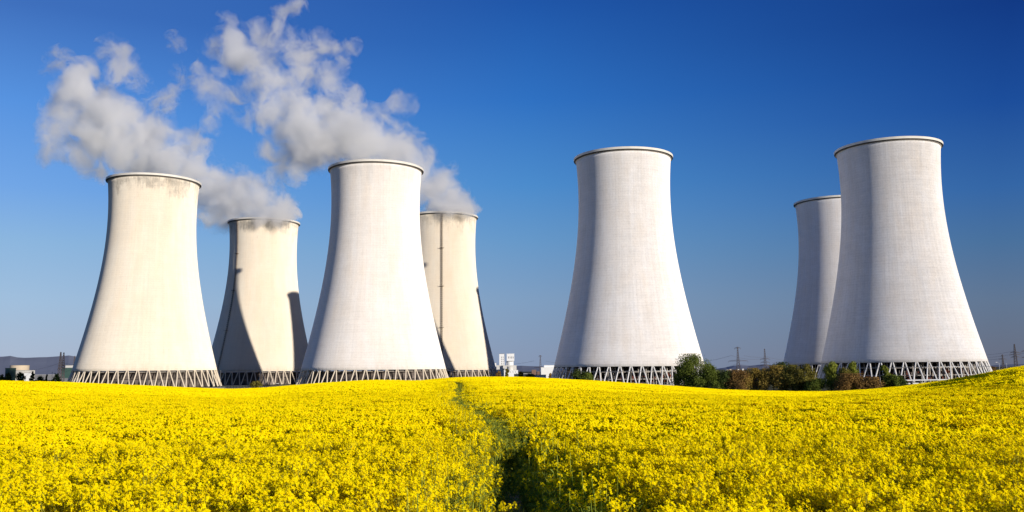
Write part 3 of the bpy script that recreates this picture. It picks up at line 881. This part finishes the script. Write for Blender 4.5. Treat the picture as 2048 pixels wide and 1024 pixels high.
steam('steam_plume', 678.5, 10, [
 (884, 432, 34, 1.4), (925, 428, 28, 1.5), (922, 420, 26, 1.4, -26), (896, 416, 24, 1.3, -27), (940, 418, 18, 1.2, -18), (862, 425, 30, 1.1), (905, 400, 42, 1.1), (865, 372, 52, 1.1), (820, 345, 56, 1.1), (785, 300, 56, 1.1), (735, 285, 60, 1.1), (690, 265, 60, 1.1), (720, 330, 40, 1.0), (640, 285, 62, 1.05), (600, 300, 50, 1.0),
 (570, 320, 40, .9), (540, 300, 30, .8), (605, 345, 26, .8), (540, 345, 18, .6), (600, 245, 48, .95), (650, 225, 40, .9), (570, 260, 38, .85), (545, 225, 40, .75), (580, 190, 40, .75), (610, 150, 36, .75), (600, 105, 38, .80), (640, 92, 28, .7), (668, 95, 16, .55),
 (660, 160, 36, .85), (700, 185, 30, .85), (715, 205, 18, .7), (545, 165, 40, .70), (510, 120, 42, .80), (475, 105, 38, .75), (530, 75, 32, .75), (555, 60, 18, .6), (455, 70, 24, .55), (425, 100, 22, .5), (430, 185, 34, .65), (445, 215, 24, .6), (440, 145, 20, .55), (490, 235, 18, .5),
 (810, 203, 22, .58), (795, 215, 15, .55), (822, 188, 12, .55), (585, 20, 24, .42), (770, 235, 20, .5), (560, 35, 20, .5), (455, 45, 20, .48), (405, 150, 20, .48), (470, 190, 26, .55), (500, 165, 26, .6), (690, 130, 20, .5), (425, 250, 18, .46), (700, 90, 18, .45)],
 .26, 3.0, 'large white steam plume from the partly hidden tower, reaching highest into the sky')

# ------------------------------------------------------------------ distant hills
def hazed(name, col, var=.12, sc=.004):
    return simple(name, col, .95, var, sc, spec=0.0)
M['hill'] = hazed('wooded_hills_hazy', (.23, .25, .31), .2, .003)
M['hill2'] = hazed('far_plain_hazy', (.13, .135, .17), .25, .003)
def ridge(name, Y, tabl, mat, label, depth=1500):
    mb = MB(); pr = None
    n = 260
    for i in range(n+1):
        x = tabl[0][0]+(tabl[-1][0]-tabl[0][0])*i/n
        for (xa, ya), (xb, yb) in zip(tabl, tabl[1:]):
            if xa <= x <= xb: y = ya+(yb-ya)*(.5-.5*math.cos(PI*(x-xa)/(xb-xa))); break
        p = at(x, y, Y); z = max(2.0, p.z + 14*noise.noise(Vector((x*.035, 1, 0))) + 5*noise.noise(Vector((x*.2, 5, 0))))
        f = (p.x*(Y-depth*.6)/Y, Y-depth*.6, -3.0); bk = (p.x*(Y+depth)/Y, Y+depth, -3.0)
        row = [f, (p.x*(Y-depth*.25)/Y, Y-depth*.25, z*.55), (p.x, Y, z), bk]
        if pr:
            for q in range(3): mb.face([pr[q], row[q], row[q+1], pr[q+1]])
        pr = row
    o = mb.build(name, mat, smooth=False); tag(o, label, 'hills', kind='structure')
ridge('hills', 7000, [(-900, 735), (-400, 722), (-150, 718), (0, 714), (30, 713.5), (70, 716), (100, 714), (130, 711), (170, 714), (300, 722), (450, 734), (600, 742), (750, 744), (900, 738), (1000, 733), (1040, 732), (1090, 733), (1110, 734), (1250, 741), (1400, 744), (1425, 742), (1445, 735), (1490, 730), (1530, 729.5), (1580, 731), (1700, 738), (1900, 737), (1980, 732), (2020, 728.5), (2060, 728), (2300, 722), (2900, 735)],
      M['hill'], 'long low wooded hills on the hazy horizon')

# ------------------------------------------------------------------ trees and bushes
def leaf_mat(name, c0, c1):
    return green_mat(name, c0, c1, .25)
LM = {'dark': leaf_mat('leaves_dark_green', (.04, .06, .02), (.10, .13, .035)),
      'green': leaf_mat('leaves_green', (.06, .085, .015), (.20, .24, .045)),
      'olive': leaf_mat('leaves_olive', (.11, .10, .02), (.28, .24, .055)),
      'orange': leaf_mat('leaves_orange_brown', (.20, .14, .03), (.42, .30, .07)),
      'brown': leaf_mat('leaves_red_brown', (.15, .09, .03), (.34, .20, .07)),
      'lime': leaf_mat('leaves_yellow_green', (.14, .17, .02), (.30, .32, .06))}
M['bark'] = simple('bark', (.05, .04, .03), .95, .3, 2)
def tree(px, ytop, wpx, Y, kind, name, label, cat, group, shape='round', nleaf=2600, zb=None, ls=None):
    zg = gz(*at(px, 760, Y).xy) if Y < 500 else 0.0
    base = at(px, ytop, Y); H = base.z - zg; W = wpx*Y/F_PX
    rng = random.Random(int(px*7+ytop))
    root = empty(name, (base.x, base.y, zg), rng.uniform(0, 6), label, cat, group)
    mb = MB(); tr = max(.12, H*.018)
    mb.path([(0, 0, -.2), (.1, .05, H*.3), (0, .1, H*.62), (.05, 0, H*.93)], tr, 7, tr*.2)
    lobes = []
    nl = 14 if shape == 'round' else 11
    for k in range(nl):
        a = rng.uniform(0, 2*PI)
        if shape == 'cone':
            t = (k+.5)/nl; R_ = W/2*(1-t)*.7; z = H*(.08+.85*t); lr = W*.32*(1-t*.8)
        elif shape == 'column':
            t = (k+.5)/nl; R_ = W*.16*rng.random(); z = H*(.15+.75*t); lr = W*.30*(1-.4*t)
        else:
            t = (k+rng.random()*.7)/nl; z = H*(.08+.72*t); R_ = W/2*math.sqrt(max(0, 1-((t-.22)/.9)**2))*rng.uniform(.35, .8); lr = max(W*.2, H*.12)*rng.uniform(.8, 1.25)
        c = Vector((math.cos(a)*R_, math.sin(a)*R_, z)); lobes.append((c, lr))
        mb.path([(0, .05, z*.5), tuple(c*.6+Vector((0, 0, z*.25))), tuple(c)], tr*.4, 4, tr*.1)
    if shape == 'round':
        lobes.append((Vector((0, 0, H*.84)), min(W*.2, H*.17)))
    mb.build('trunk', M['bark'], root)
    cb = MB(); L = ls or max(.20, Y*.00068)
    for i in range(nleaf):
        c, lr = lobes[i % len(lobes)]
        d = Vector((rng.gauss(0, 1), rng.gauss(0, 1), rng.gauss(0, 1))).normalized()
        rr = lr*rng.random()**.45
        nzv = noise.noise((c+d*lr)*.9)
        if nzv < -.30: continue
        p = c+d*rr*(1+.5*nzv)
        if shape == 'round': p += Vector((0, 0, abs(rng.gauss(0, .35))*lr*.6))
        p.z = min(max(p.z, .1), H*1.02)
        n = Vector((d.x+rng.uniform(-.8, .8), d.y+rng.uniform(-.8, .8), d.z*.5+rng.uniform(-.3, .8))).normalized()
        u = n.cross(Vector((rng.uniform(-1, 1), rng.uniform(-1, 1), 1))).normalized(); v = n.cross(u); s = L*rng.uniform(.6, 1.3)
        cb.face([p-u*s, p-v*s*.6, p+u*s, p+v*s*.6])
    cb.build('crown', LM[kind], root)
    return root
G1 = 'bushes along the field edge before the right towers'
for (px, yt, w_, Y, k, sh, nl_, lab) in [
 (1390, 711, 66, 372, 'green', 'round', 9000, 'tall bushy green tree overlapping the right foot of the lone white tower'),
 (1372, 727, 40, 376, 'green', 'round', 4000, 'green shrub joined to the left side of the tallest bushy tree'),
 (1424, 738, 46, 368, 'green', 'round', 4500, 'lower green shrub on the right flank of the tallest bushy tree'),
 (1452, 744, 40, 366, 'dark', 'round', 3600, 'dark green shrub right of the tall bushy tree, under the big pylon'),
 (1482, 743, 48, 364, 'brown', 'round', 4600, 'brown shrub directly below the big lattice pylon'),
 (1512, 739, 46, 362, 'orange', 'round', 4600, 'orange brown shrub right of the brown one below the pylon'),
 (1545, 734, 52, 360, 'orange', 'round', 5200, 'tallest orange brown shrub in the middle of the hedge'),
 (1563, 727, 46, 420, 'dark', 'round', 4000, 'dark dense tree behind the orange shrubs at the foot of the half hidden tower'),
 (1583, 733, 44, 356, 'olive', 'round', 4600, 'olive yellow shrub just right of the tallest orange brown shrub'),
 (1612, 731, 40, 352, 'olive', 'round', 4400, 'olive bush in front of the base of the half hidden tower'),
 (1634, 760, 34, 345, 'green', 'round', 2800, 'low green bush before the gap between the two right towers'),
 (1660, 726, 36, 350, 'lime', 'column', 4400, 'upright yellow green bush at the left end of the rightmost tower columns'),
 (1684, 738, 36, 348, 'olive', 'round', 3600, 'olive bush right of the upright yellow green bush'),
 (1706, 724, 30, 350, 'lime', 'column', 3800, 'tall slim yellow green bush before the rightmost tower columns'),
 (1700, 750, 54, 340, 'brown', 'round', 5200, 'broad dark brown bush at the foot of the slim yellow green one'),
 (1736, 757, 46, 338, 'brown', 'round', 4000, 'low golden brown bush right of the broad dark brown bush'),
 (1772, 731, 24, 346, 'lime', 'column', 3200, 'isolated slim yellow green bush before the rightmost tower columns'),
 (1784, 752, 26, 344, 'green', 'round', 2400, 'small green bush at the foot of the isolated slim bush'),
 (1803, 752, 26, 344, 'dark', 'cone', 2600, 'small dark conical conifer, last plant on the right of the hedge'),
 (1157, 742, 30, 420, 'dark', 'round', 3000, 'dark bush before the left columns of the lone white tower'),
 (1176, 746, 30, 418, 'green', 'round', 2600, 'low olive green bush right of the dark one before the lone white tower')]:
    tree(px, yt-2, w_*1.32, Y, k, 'bush' if 'tree' not in lab and 'conifer' not in lab else 'tree', lab, 'tree' if ' tree' in lab[:30] or 'conifer' in lab else 'bush', G1, sh, int(nl_*1.9))
G2 = 'trees and bushes by the plant buildings'
for (px, yt, w_, Y, k, sh, nl_, lab) in [
 (4, 748, 16, 640, 'dark', 'round', 1500, 'dark tree at the far left edge before the green cylinder building'),
 (17, 744, 20, 640, 'dark', 'round', 1800, 'dark round tree below the dark green tower block'),
 (41, 743, 22, 640, 'dark', 'round', 1800, 'dark round tree below the beige drum'),
 (66, 740, 18, 630, 'dark', 'cone', 1800, 'tall dark conifer right of the beige drum'),
 (80, 751, 22, 650, 'dark', 'round', 1400, 'low dark shrub between the two left conifers'),
 (94, 747, 12, 630, 'dark', 'cone', 1400, 'slim dark conifer left of the round light green bush'),
 (113, 747, 20, 600, 'lime', 'round', 1800, 'round light green bush left of the leftmost cooling tower'),
 (514, 762, 26, 470, 'olive', 'round', 2000, 'low olive bush before the smaller left tower columns'),
 (997, 740, 12, 640, 'brown', 'round', 1200, 'small brown tree left of the white plant building'),
 (1014, 736, 14, 620, 'olive', 'column', 1500, 'slim olive tree before the white silo building'),
 (1041, 741, 12, 640, 'olive', 'round', 1100, 'small olive tree right of the white silo building'),
 (1060, 748, 30, 700, 'dark', 'round', 1500, 'low dark shrubs between the silo building and the white hall'),
 (1100, 745, 12, 600, 'brown', 'round', 1000, 'small brown bush before the white hall'),
 (1985, 733, 26, 700, 'brown', 'round', 1600, 'brown tree just right of the rightmost tower'),
 (1422, 727, 12, 900, 'dark', 'round', 800, 'small far tree above the hedge right of the tall bushy tree')]:
    c_ = 'conifer' in lab
    tree(px, yt, w_, Y, k, 'conifer' if c_ else ('tree' if 'tree' in lab else 'shrub'), lab, 'tree' if ('tree' in lab or c_) else 'bush', G2, sh, nl_)

# ------------------------------------------------------------------ plant buildings
def block(x0, x1, ytop, Y, dep, mat, root, name='wall', z0=None, roof=None):
    a = at(x0, ytop, Y); b = at(x1, ytop, Y)
    zb = -.3 if z0 is None else z0
    mb = MB(); cx = (a.x+b.x)/2; wd = b.x-a.x
    mb.box((cx-root.location.x, Y+dep/2-root.location.y, (a.z+zb)/2), (wd, dep, a.z-zb))
    o = mb.build(name, M[mat], root)
    mb = MB(); mb.box((cx-root.location.x, Y+dep/2-root.location.y, a.z+.2), (wd+.5, dep+.5, .4)); mb.build('roof', M[roof or 'greytile'], o)
    return o
def windows(root, Y, xs, ys, w_, h_, off=.06):
    for x in xs:
        for y in ys:
            c = at(x, y, Y); mb = MB(); s = Y/F_PX
            mb.box((c.x-root.location.x, Y-root.location.y-off, c.z), (w_*s, .12, h_*s))
            mb.build('window', M['glass'], root)
def drum(x0, x1, ytop, Y, mat, root, name, z0=-.3, cap=None):
    a = at(x0, ytop, Y); b = at(x1, ytop, Y); r = (b.x-a.x)/2; mb = MB()
    prof_ = [(r, z0), (r, a.z-.6), (r+.25, a.z-.5), (r+.25, a.z)]
    if cap: prof_ += [(r*.7, a.z+cap*.6), (r*.3, a.z+cap), (.05, a.z+cap)]
    else: prof_ += [(.05, a.z+.05)]
    mb.lathe(prof_, 40, ((a.x+b.x)/2-root.location.x, Y-root.location.y))
    return mb.build(name, M[mat], root)
# left: beige drum between green towers
q = at(40, 760, 1340); B1 = empty('reactor_building', (q.x, 1340, 0), 0, 'squat beige drum shaped building on a pale block left of the leftmost tower', 'building')
drum(22, 57, 731, 1340, 'beige', B1, 'drum', cap=.5)
block(20, 60, 741, 1325, 14, 'offwhite', B1, 'wall')
block(48, 60, 746, 1315, 6, 'white', B1, 'annex')
windows(B1, 1325, (36, 44, 52), (748,), 3, 3)
q = at(21, 760, 1310); B2 = empty('silo', (q.x, 1310, 0), 0, 'dark green cylindrical silo left of the beige drum', 'silo')
drum(12, 31, 736, 1310, 'greenclad', B2, 'shell')
q = at(134, 760, 1290); B3 = empty('plant_building', (q.x, 1290, 0), 0, 'dark green clad block partly hidden behind the leftmost tower foot', 'building')
block(123, 146, 736, 1290, 20, 'greenclad', B3, 'wall'); block(131, 149, 731, 1310, 14, 'offwhite', B3, 'penthouse', roof='greytile')
q = at(128, 760, 1250); B4 = empty('shed', (q.x, 1250, 0), 0, 'long low grey shed under the dark green block', 'shed')
block(112, 152, 757, 1250, 12, 'greytile', B4, 'wall', roof='greytile')
q = at(90, 760, 1700); B5 = empty('warehouse', (q.x, 1700, 0), 0, 'long low blue grey warehouse behind the left conifers', 'warehouse')
block(56, 108, 750, 1700, 30, 'greytile', B5, 'wall', roof='offwhite'); 
# centre: white silo buildings
YC = 1150
q = at(1006, 760, YC); W1 = empty('stair_tower', (q.x, YC, 0), 0, 'narrow tall white tower block with a column of small windows', 'tower block')
block(998.5, 1009, 708, YC, 11, 'white', W1, 'wall', roof='greytile'); windows(W1, YC, (1003.2, 1006.4), (714.5, 718.5, 722.5, 726.5, 730), 1.0, 2.2)
q = at(1020, 760, YC); W2 = empty('silo_building', (q.x, YC, 0), 0, 'white box carried on a round white silo, right of the narrow tall white block', 'silo')
zb = at(1020, 722, YC).z
block(1013.5, 1028.5, 708, YC-3, 12, 'white', W2, 'upper_block', z0=zb, roof='white'); windows(W2, YC-3, (1017, 1020.2, 1023.4, 1026.4), (715,), .9, 4)
drum(1012.5, 1027, 722.3, YC+4, 'white', W2, 'silo_drum')
q = at(1010, 760, YC-30); W3 = empty('plant_building', (q.x, YC-30, 0), 0, 'pale low building with rounded tanks at the foot of the white silo', 'building')
block(993, 1007, 731, YC-20, 14, 'offwhite', W3, 'wall', roof='offwhite'); block(1006, 1033, 731.5, YC-24, 10, 'offwhite', W3, 'wall', roof='offwhite')
block(989.5, 992.5, 726, YC, 8, 'white', W3, 'annex'); block(1008, 1036, 741, YC-40, 12, 'white', W3, 'annex', roof='white')
drum(1014, 1026, 733, YC-36, 'offwhite', W3, 'tank'); windows(W3, YC-40, (1011, 1016, 1021, 1026, 1031), (744,), 1.4, 1.4)
q = at(1095, 760, 900); W4 = empty('hall', (q.x, 900, 0), 0, 'plain bright white hall left of the lone white tower foot', 'building')
block(1082, 1112, 735.5, 900, 20, 'white', W4, 'wall', roof='white'); block(1088, 1112, 731.2, 908, 16, 'white', W4, 'upper_wall', roof='white')
q = at(1078, 760, 870); W5 = empty('low_building', (q.x, 870, 0), 0, 'low white building with a row of dark windows before the white hall', 'building')
block(1060, 1092, 750.5, 870, 10, 'white', W5, 'wall', roof='greytile'); windows(W5, 870, (1063, 1066.5, 1070, 1073.5, 1077), (753.5,), 1.6, 1.6)
q = at(1068, 760, 1400); W6 = empty('block_of_flats', (q.x, 1400, 0), 0, 'small reddish grey block left of the white hall', 'building')
block(1063.5, 1072.5, 740, 1400, 14, 'brick', W6, 'wall'); 
q = at(1077, 760, 1450); W7 = empty('block_of_flats', (q.x, 1450, 0), 0, 'smaller dark block beside the white hall', 'building')
block(1074.5, 1080, 743, 1450, 14, 'brick', W7, 'wall')
q = at(1045, 760, 1000); W8 = empty('shed', (q.x, 1000, 0), 0, 'long dark low shed between the white silo and the white hall', 'shed')
block(1028, 1062, 748, 1000, 14, 'glass', W8, 'wall', roof='offwhite')
# far town
rng = random.Random(4)
for k, (x, y, w_) in enumerate([(1436, 743, 3), (1449, 741.5, 5), (1455, 739.5, 4), (1461, 738.5, 4), (1469, 741, 4), (1477, 738, 3), (1481, 740, 4), (1486, 737.5, 3.5), (1493, 742, 5), (1503, 742, 3), (1433, 741.5, 2)]):
    q = at(x, y, 3000); t_ = empty('apartment_block', (q.x, 3000, 0), 0, 'tiny pale apartment block of the far town beyond the hedge below the big pylon', 'building', 'far town blocks')
    block(x-w_/2, x+w_/2, y, 3000, 20, 'offwhite' if k % 3 else 'beige', t_, 'wall')

# ------------------------------------------------------------------ pylons, poles, wires
def pylon(px, ytop, Y, arms, label, wfrac=.13, name='power_pylon', thick=1.0, mat='pylon'):
    top = at(px, ytop, Y); H = top.z; root = empty(name, (top.x, Y, 0), rng.uniform(-.25, .25), label, 'pylon', 'electricity pylons on the horizon')
    r = Y*.00022*thick; mb = MB(); bw = H*wfrac/2; tw = H*.022; wz = H*.55
    def hw(z): return bw+(tw*1.6-bw)*z/wz if z < wz else tw*1.6+(tw*.5-tw*1.6)*(z-wz)/(H-wz)
    zs = [0, .12, .24, .34, .44, .53, .61, .69, .77, .85, .93, 1]; zs = [z*H for z in zs]
    C4 = ((-1, -1), (1, -1), (1, 1), (-1, 1))
    for a, b in zip(zs, zs[1:]):
        for i, (sx_, sy_) in enumerate(C4):
            mb.bar((sx_*hw(a), sy_*hw(a), a), (sx_*hw(b), sy_*hw(b), b), r, 4)
            s2 = C4[(i+1) % 4]
            mb.bar((sx_*hw(a), sy_*hw(a), a), (s2[0]*hw(b), s2[1]*hw(b), b), r*.6, 3)
            mb.bar((s2[0]*hw(a), s2[1]*hw(a), a), (sx_*hw(b), sy_*hw(b), b), r*.6, 3)
    mb.build('lattice_tower', M[mat], root)
    for (fz, hl, sl) in arms:
        z = H*fz; L = H*hl
        for s in (-1, 1):
            mb = MB(); tip = (s*L, 0, z+sl*H)
            for y_ in (-1, 1):
                mb.bar((0, y_*hw(z), z), tip, r*.8, 3); mb.bar((0, y_*hw(z), z+H*.045), tip, r*.7, 3)
            for k in range(1, 5):
                t = k/5; mb.bar((tip[0]*t, -hw(z)*(1-t), z+sl*H*t), (tip[0]*t, hw(z)*(1-t), z+H*.045*(1-t)+sl*H*t), r*.5, 3)
            mb.bar(tip, (tip[0], 0, tip[2]-H*.05), r*.6, 3)
            mb.build('crossarm', M[mat], root)
    return root, H
PY = {}
PY[1475] = pylon(1475, 694.5, 900, [(.54, .32, 0), (.97, .10, 0)], 'tallest dark red lattice pylon, behind the hedge beside the lone white tower', .16)
PY[1529] = pylon(1529, 697.5, 1000, [(.50, .16, 0), (.62, .17, 0), (.38, .20, 0)], 'slim dark pylon right of the tallest one with several short crossarms', .10)
PY[1080] = pylon(1080.5, 711, 1400, [(.42, .30, 0), (.97, .07, 0)], 'lone lattice pylon with one wide crossarm above the white hall', .16)
PY[2028] = pylon(2028.5, 688, 1100, [(.70, .16, 0), (.62, .19, 0), (.54, .15, 0)], 'three armed lattice pylon at the far right edge', .12)
PY[2004] = pylon(2004.5, 708.5, 1300, [(.72, .20, 0), (.90, .08, 0)], 'shorter lattice pylon between the rightmost tower and the far right pylon', .18)
PY[122] = pylon(121.8, 704, 1100, [(.55, .07, 0), (.45, .08, 0)], 'left one of the twin slim lattice masts at far left', .10)
PY[128] = pylon(127.8, 705, 1120, [(.55, .07, 0), (.45, .10, 0)], 'right one of the twin slim lattice masts at far left', .10)
PY[149] = pylon(149.5, 712, 1500, [(.6, .06, 0)], 'thin distant mast just at the left foot of the leftmost tower', .08)
PY[1594] = pylon(2052, 684, 1050, [(.70, .2, 0), (.5, .2, 0)], 'pylon cut by the right edge of the photo', .12)
def wire(pts, sag, label, r=.06):
    mb = MB(); P = []
    for (a, b) in zip(pts, pts[1:]):
        for k in range(17):
            t = k/16; p = a.lerp(b, t); P.append((p.x, p.y, p.z-sag*4*t*(1-t)))
    mb.path(P, r, 3); o = mb.build('power_line', M['wire']); tag(o, label, 'power line', 'power lines between the pylons')
for (a, b, sag, lab) in [
 ((1462, 710.5, 900), (1529, 716.5, 1000), 2.5, 'upper wire between the two pylons behind the hedge'),
 ((1488, 711.5, 900), (1536, 713.5, 1000), 1.0, 'short upper wire right of the tallest pylon'),
 ((1462, 711, 900), (1380, 722, 1500), 3, 'thin wire running left from the tallest pylon toward the lone white tower'),
 ((1529, 713, 1000), (1630, 722, 1400), 3, 'thin wire running right from the slim pylon to the half hidden tower'),
 ((1475, 727, 900), (1395, 742, 1500), 3, 'lower wire descending left from the tallest pylon'),
 ((1475, 728, 900), (1640, 735, 1500), 4, 'lower wire running right from the tallest pylon'),
 ((1068, 722, 1400), (985, 727, 1700), 3, 'thin wire left of the pylon above the white hall'),
 ((1092, 722, 1400), (1140, 726, 1700), 2, 'thin wire right of the pylon above the white hall'),
 ((122, 725, 1100), (20, 740, 1600), 5, 'left drooping wire from the twin slim masts'),
 ((128, 726, 1120), (190, 731, 1500), 2, 'drooping wire right of the twin slim masts'),
 ((2028, 702, 1100), (1930, 708, 1600), 3, 'highest wire left of the far right pylon'),
 ((2028, 708, 1100), (1930, 713, 1600), 3, 'middle wire left of the far right pylon'),
 ((2028, 705, 1100), (2100, 700, 1000), 2, 'wire leaving the far right pylon to the right'),
 ((2004, 717, 1300), (1930, 719, 1700), 2, 'low wire left of the shorter right pylon')]:
    wire([at(*a), at(*b)], sag, lab, .11 if a[2] < 1200 else .14)
def lamp(px, ytop, Y, side, label):
    t_ = at(px, ytop, Y); root = empty('street_lamp', (t_.x, Y, 0), 0, label, 'street lamp', 'lamp posts')
    mb = MB(); H = t_.z; r = Y*.00022
    mb.path([(0, 0, 0), (0, 0, H*.9), (side*.3, 0, H*.97), (side*1.2, 0, H)], max(.10, r), 6, max(.07, r*.6)); mb.build('post', M['steel'], root)
    mb = MB(); mb.box((side*1.7, 0, H), (1.2, .5, .22)); mb.build('lamp_head', M['white'], root)
def pole(px, ytop, Y, label):
    t_ = at(px, ytop, Y); mb = MB(); r = max(.10, Y*.00022)
    mb.path([(0, 0, 0), (0, 0, t_.z-.3)], r, 6, r*.8); mb.bar((0, 0, t_.z-.3), (0, 0, t_.z), r*1.7, 6, r*1.2)
    o = mb.build('pole', M['steel'], loc=(t_.x, Y, 0)); tag(o, label, 'pole', 'slender poles')
lamp(1998, 724.5, 600, -1, 'street lamp with its head to the left, right of the rightmost tower')
lamp(562, 767, 470, -1, 'short lamp post before the smaller left tower')
pole(2013, 727, 700, 'thin pole between the right street lamp and the pylons')
pole(1575, 731, 600, 'thin white pole behind the hedge left of the half hidden tower')
pole(104.5, 744, 700, 'thin pole left of the round light green bush')
pole(51, 752, 700, 'short pole before the beige drum building')
pole(988.5, 745, 600, 'thin pole left of the white plant buildings')
pole(1033.5, 746, 600, 'thin pole right of the white silo')
pole(1044, 740, 640, 'thin pole with a small lamp between silo and hall')
pole(441.5, 740, 500, 'tall mast at the right foot of the leftmost tower')
pole(295, 742, 490, 'slim mast before the leftmost tower columns, near its middle')
pole(427, 741, 480, 'slim mast before the right columns of the leftmost tower')
pole(1218, 743, 440, 'slim mast before the columns of the lone white tower')
# pipe racks and fences at the tower feet
def fence(xa, xb, Ya, Yb, h, n, label, rails=(1.0, .6)):
    a = at(xa, 760, Ya); b = at(xb, 760, Yb); a.z = b.z = 0
    root = empty('fence', tuple((a+b)/2), 0, label, 'fence'); c = (a+b)/2
    for f in rails:
        mb = MB(); mb.bar(a-c+Vector((0, 0, h*f)), b-c+Vector((0, 0, h*f)), .07, 4); mb.build('rail', M['steel'], root)
    for k in range(n):
        p = a.lerp(b, k/(n-1))-c; mb = MB(); mb.bar(p, p+Vector((0, 0, h+.1)), .08, 4); mb.build('post', M['steel'], root)
fence(442, 505, 470, 470, 2.6, 22, 'pale post and rail fence right of the leftmost tower foot')
fence(505, 600, 470, 460, 2.2, 26, 'thin post fence before the smaller left tower')
fence(1262, 1345, 445, 440, 2.4, 22, 'thin grey fence before the lone white tower columns')
def pipes(xa, xb, Ya, Yb, zs, label):
    a = at(xa, 760, Ya); b = at(xb, 760, Yb); a.z = b.z = 0; c = (a+b)/2; root = empty('pipe_rack', tuple(c), 0, label, 'pipe rack')
    for i, z in enumerate(zs):
        mb = MB(); o_ = Vector((0, i*.8, z)); mb.bar(a-c+o_, b-c+o_, .34, 8); mb.build('pipe', M['pipe'], root)
    for k in range(14):
        p = a.lerp(b, k/13)-c; mb = MB(); mb.box((p.x, p.y+.5, max(zs)/2), (.3, 1.8, max(zs))); mb.build('support', M['slab'], root)
pipes(1790, 2000, 400, 425, (2.9, 1.5), 'pale jacketed pipes on low supports before the rightmost tower')
pipes(1150, 1340, 432, 428, (1.3,), 'single low pale pipe before the lone white tower')

scn.cycles.use_denoising = True
scn.cycles.max_bounces = 8; scn.cycles.diffuse_bounces = 3; scn.cycles.transparent_max_bounces = 8
scn.cycles.volume_bounces = 6
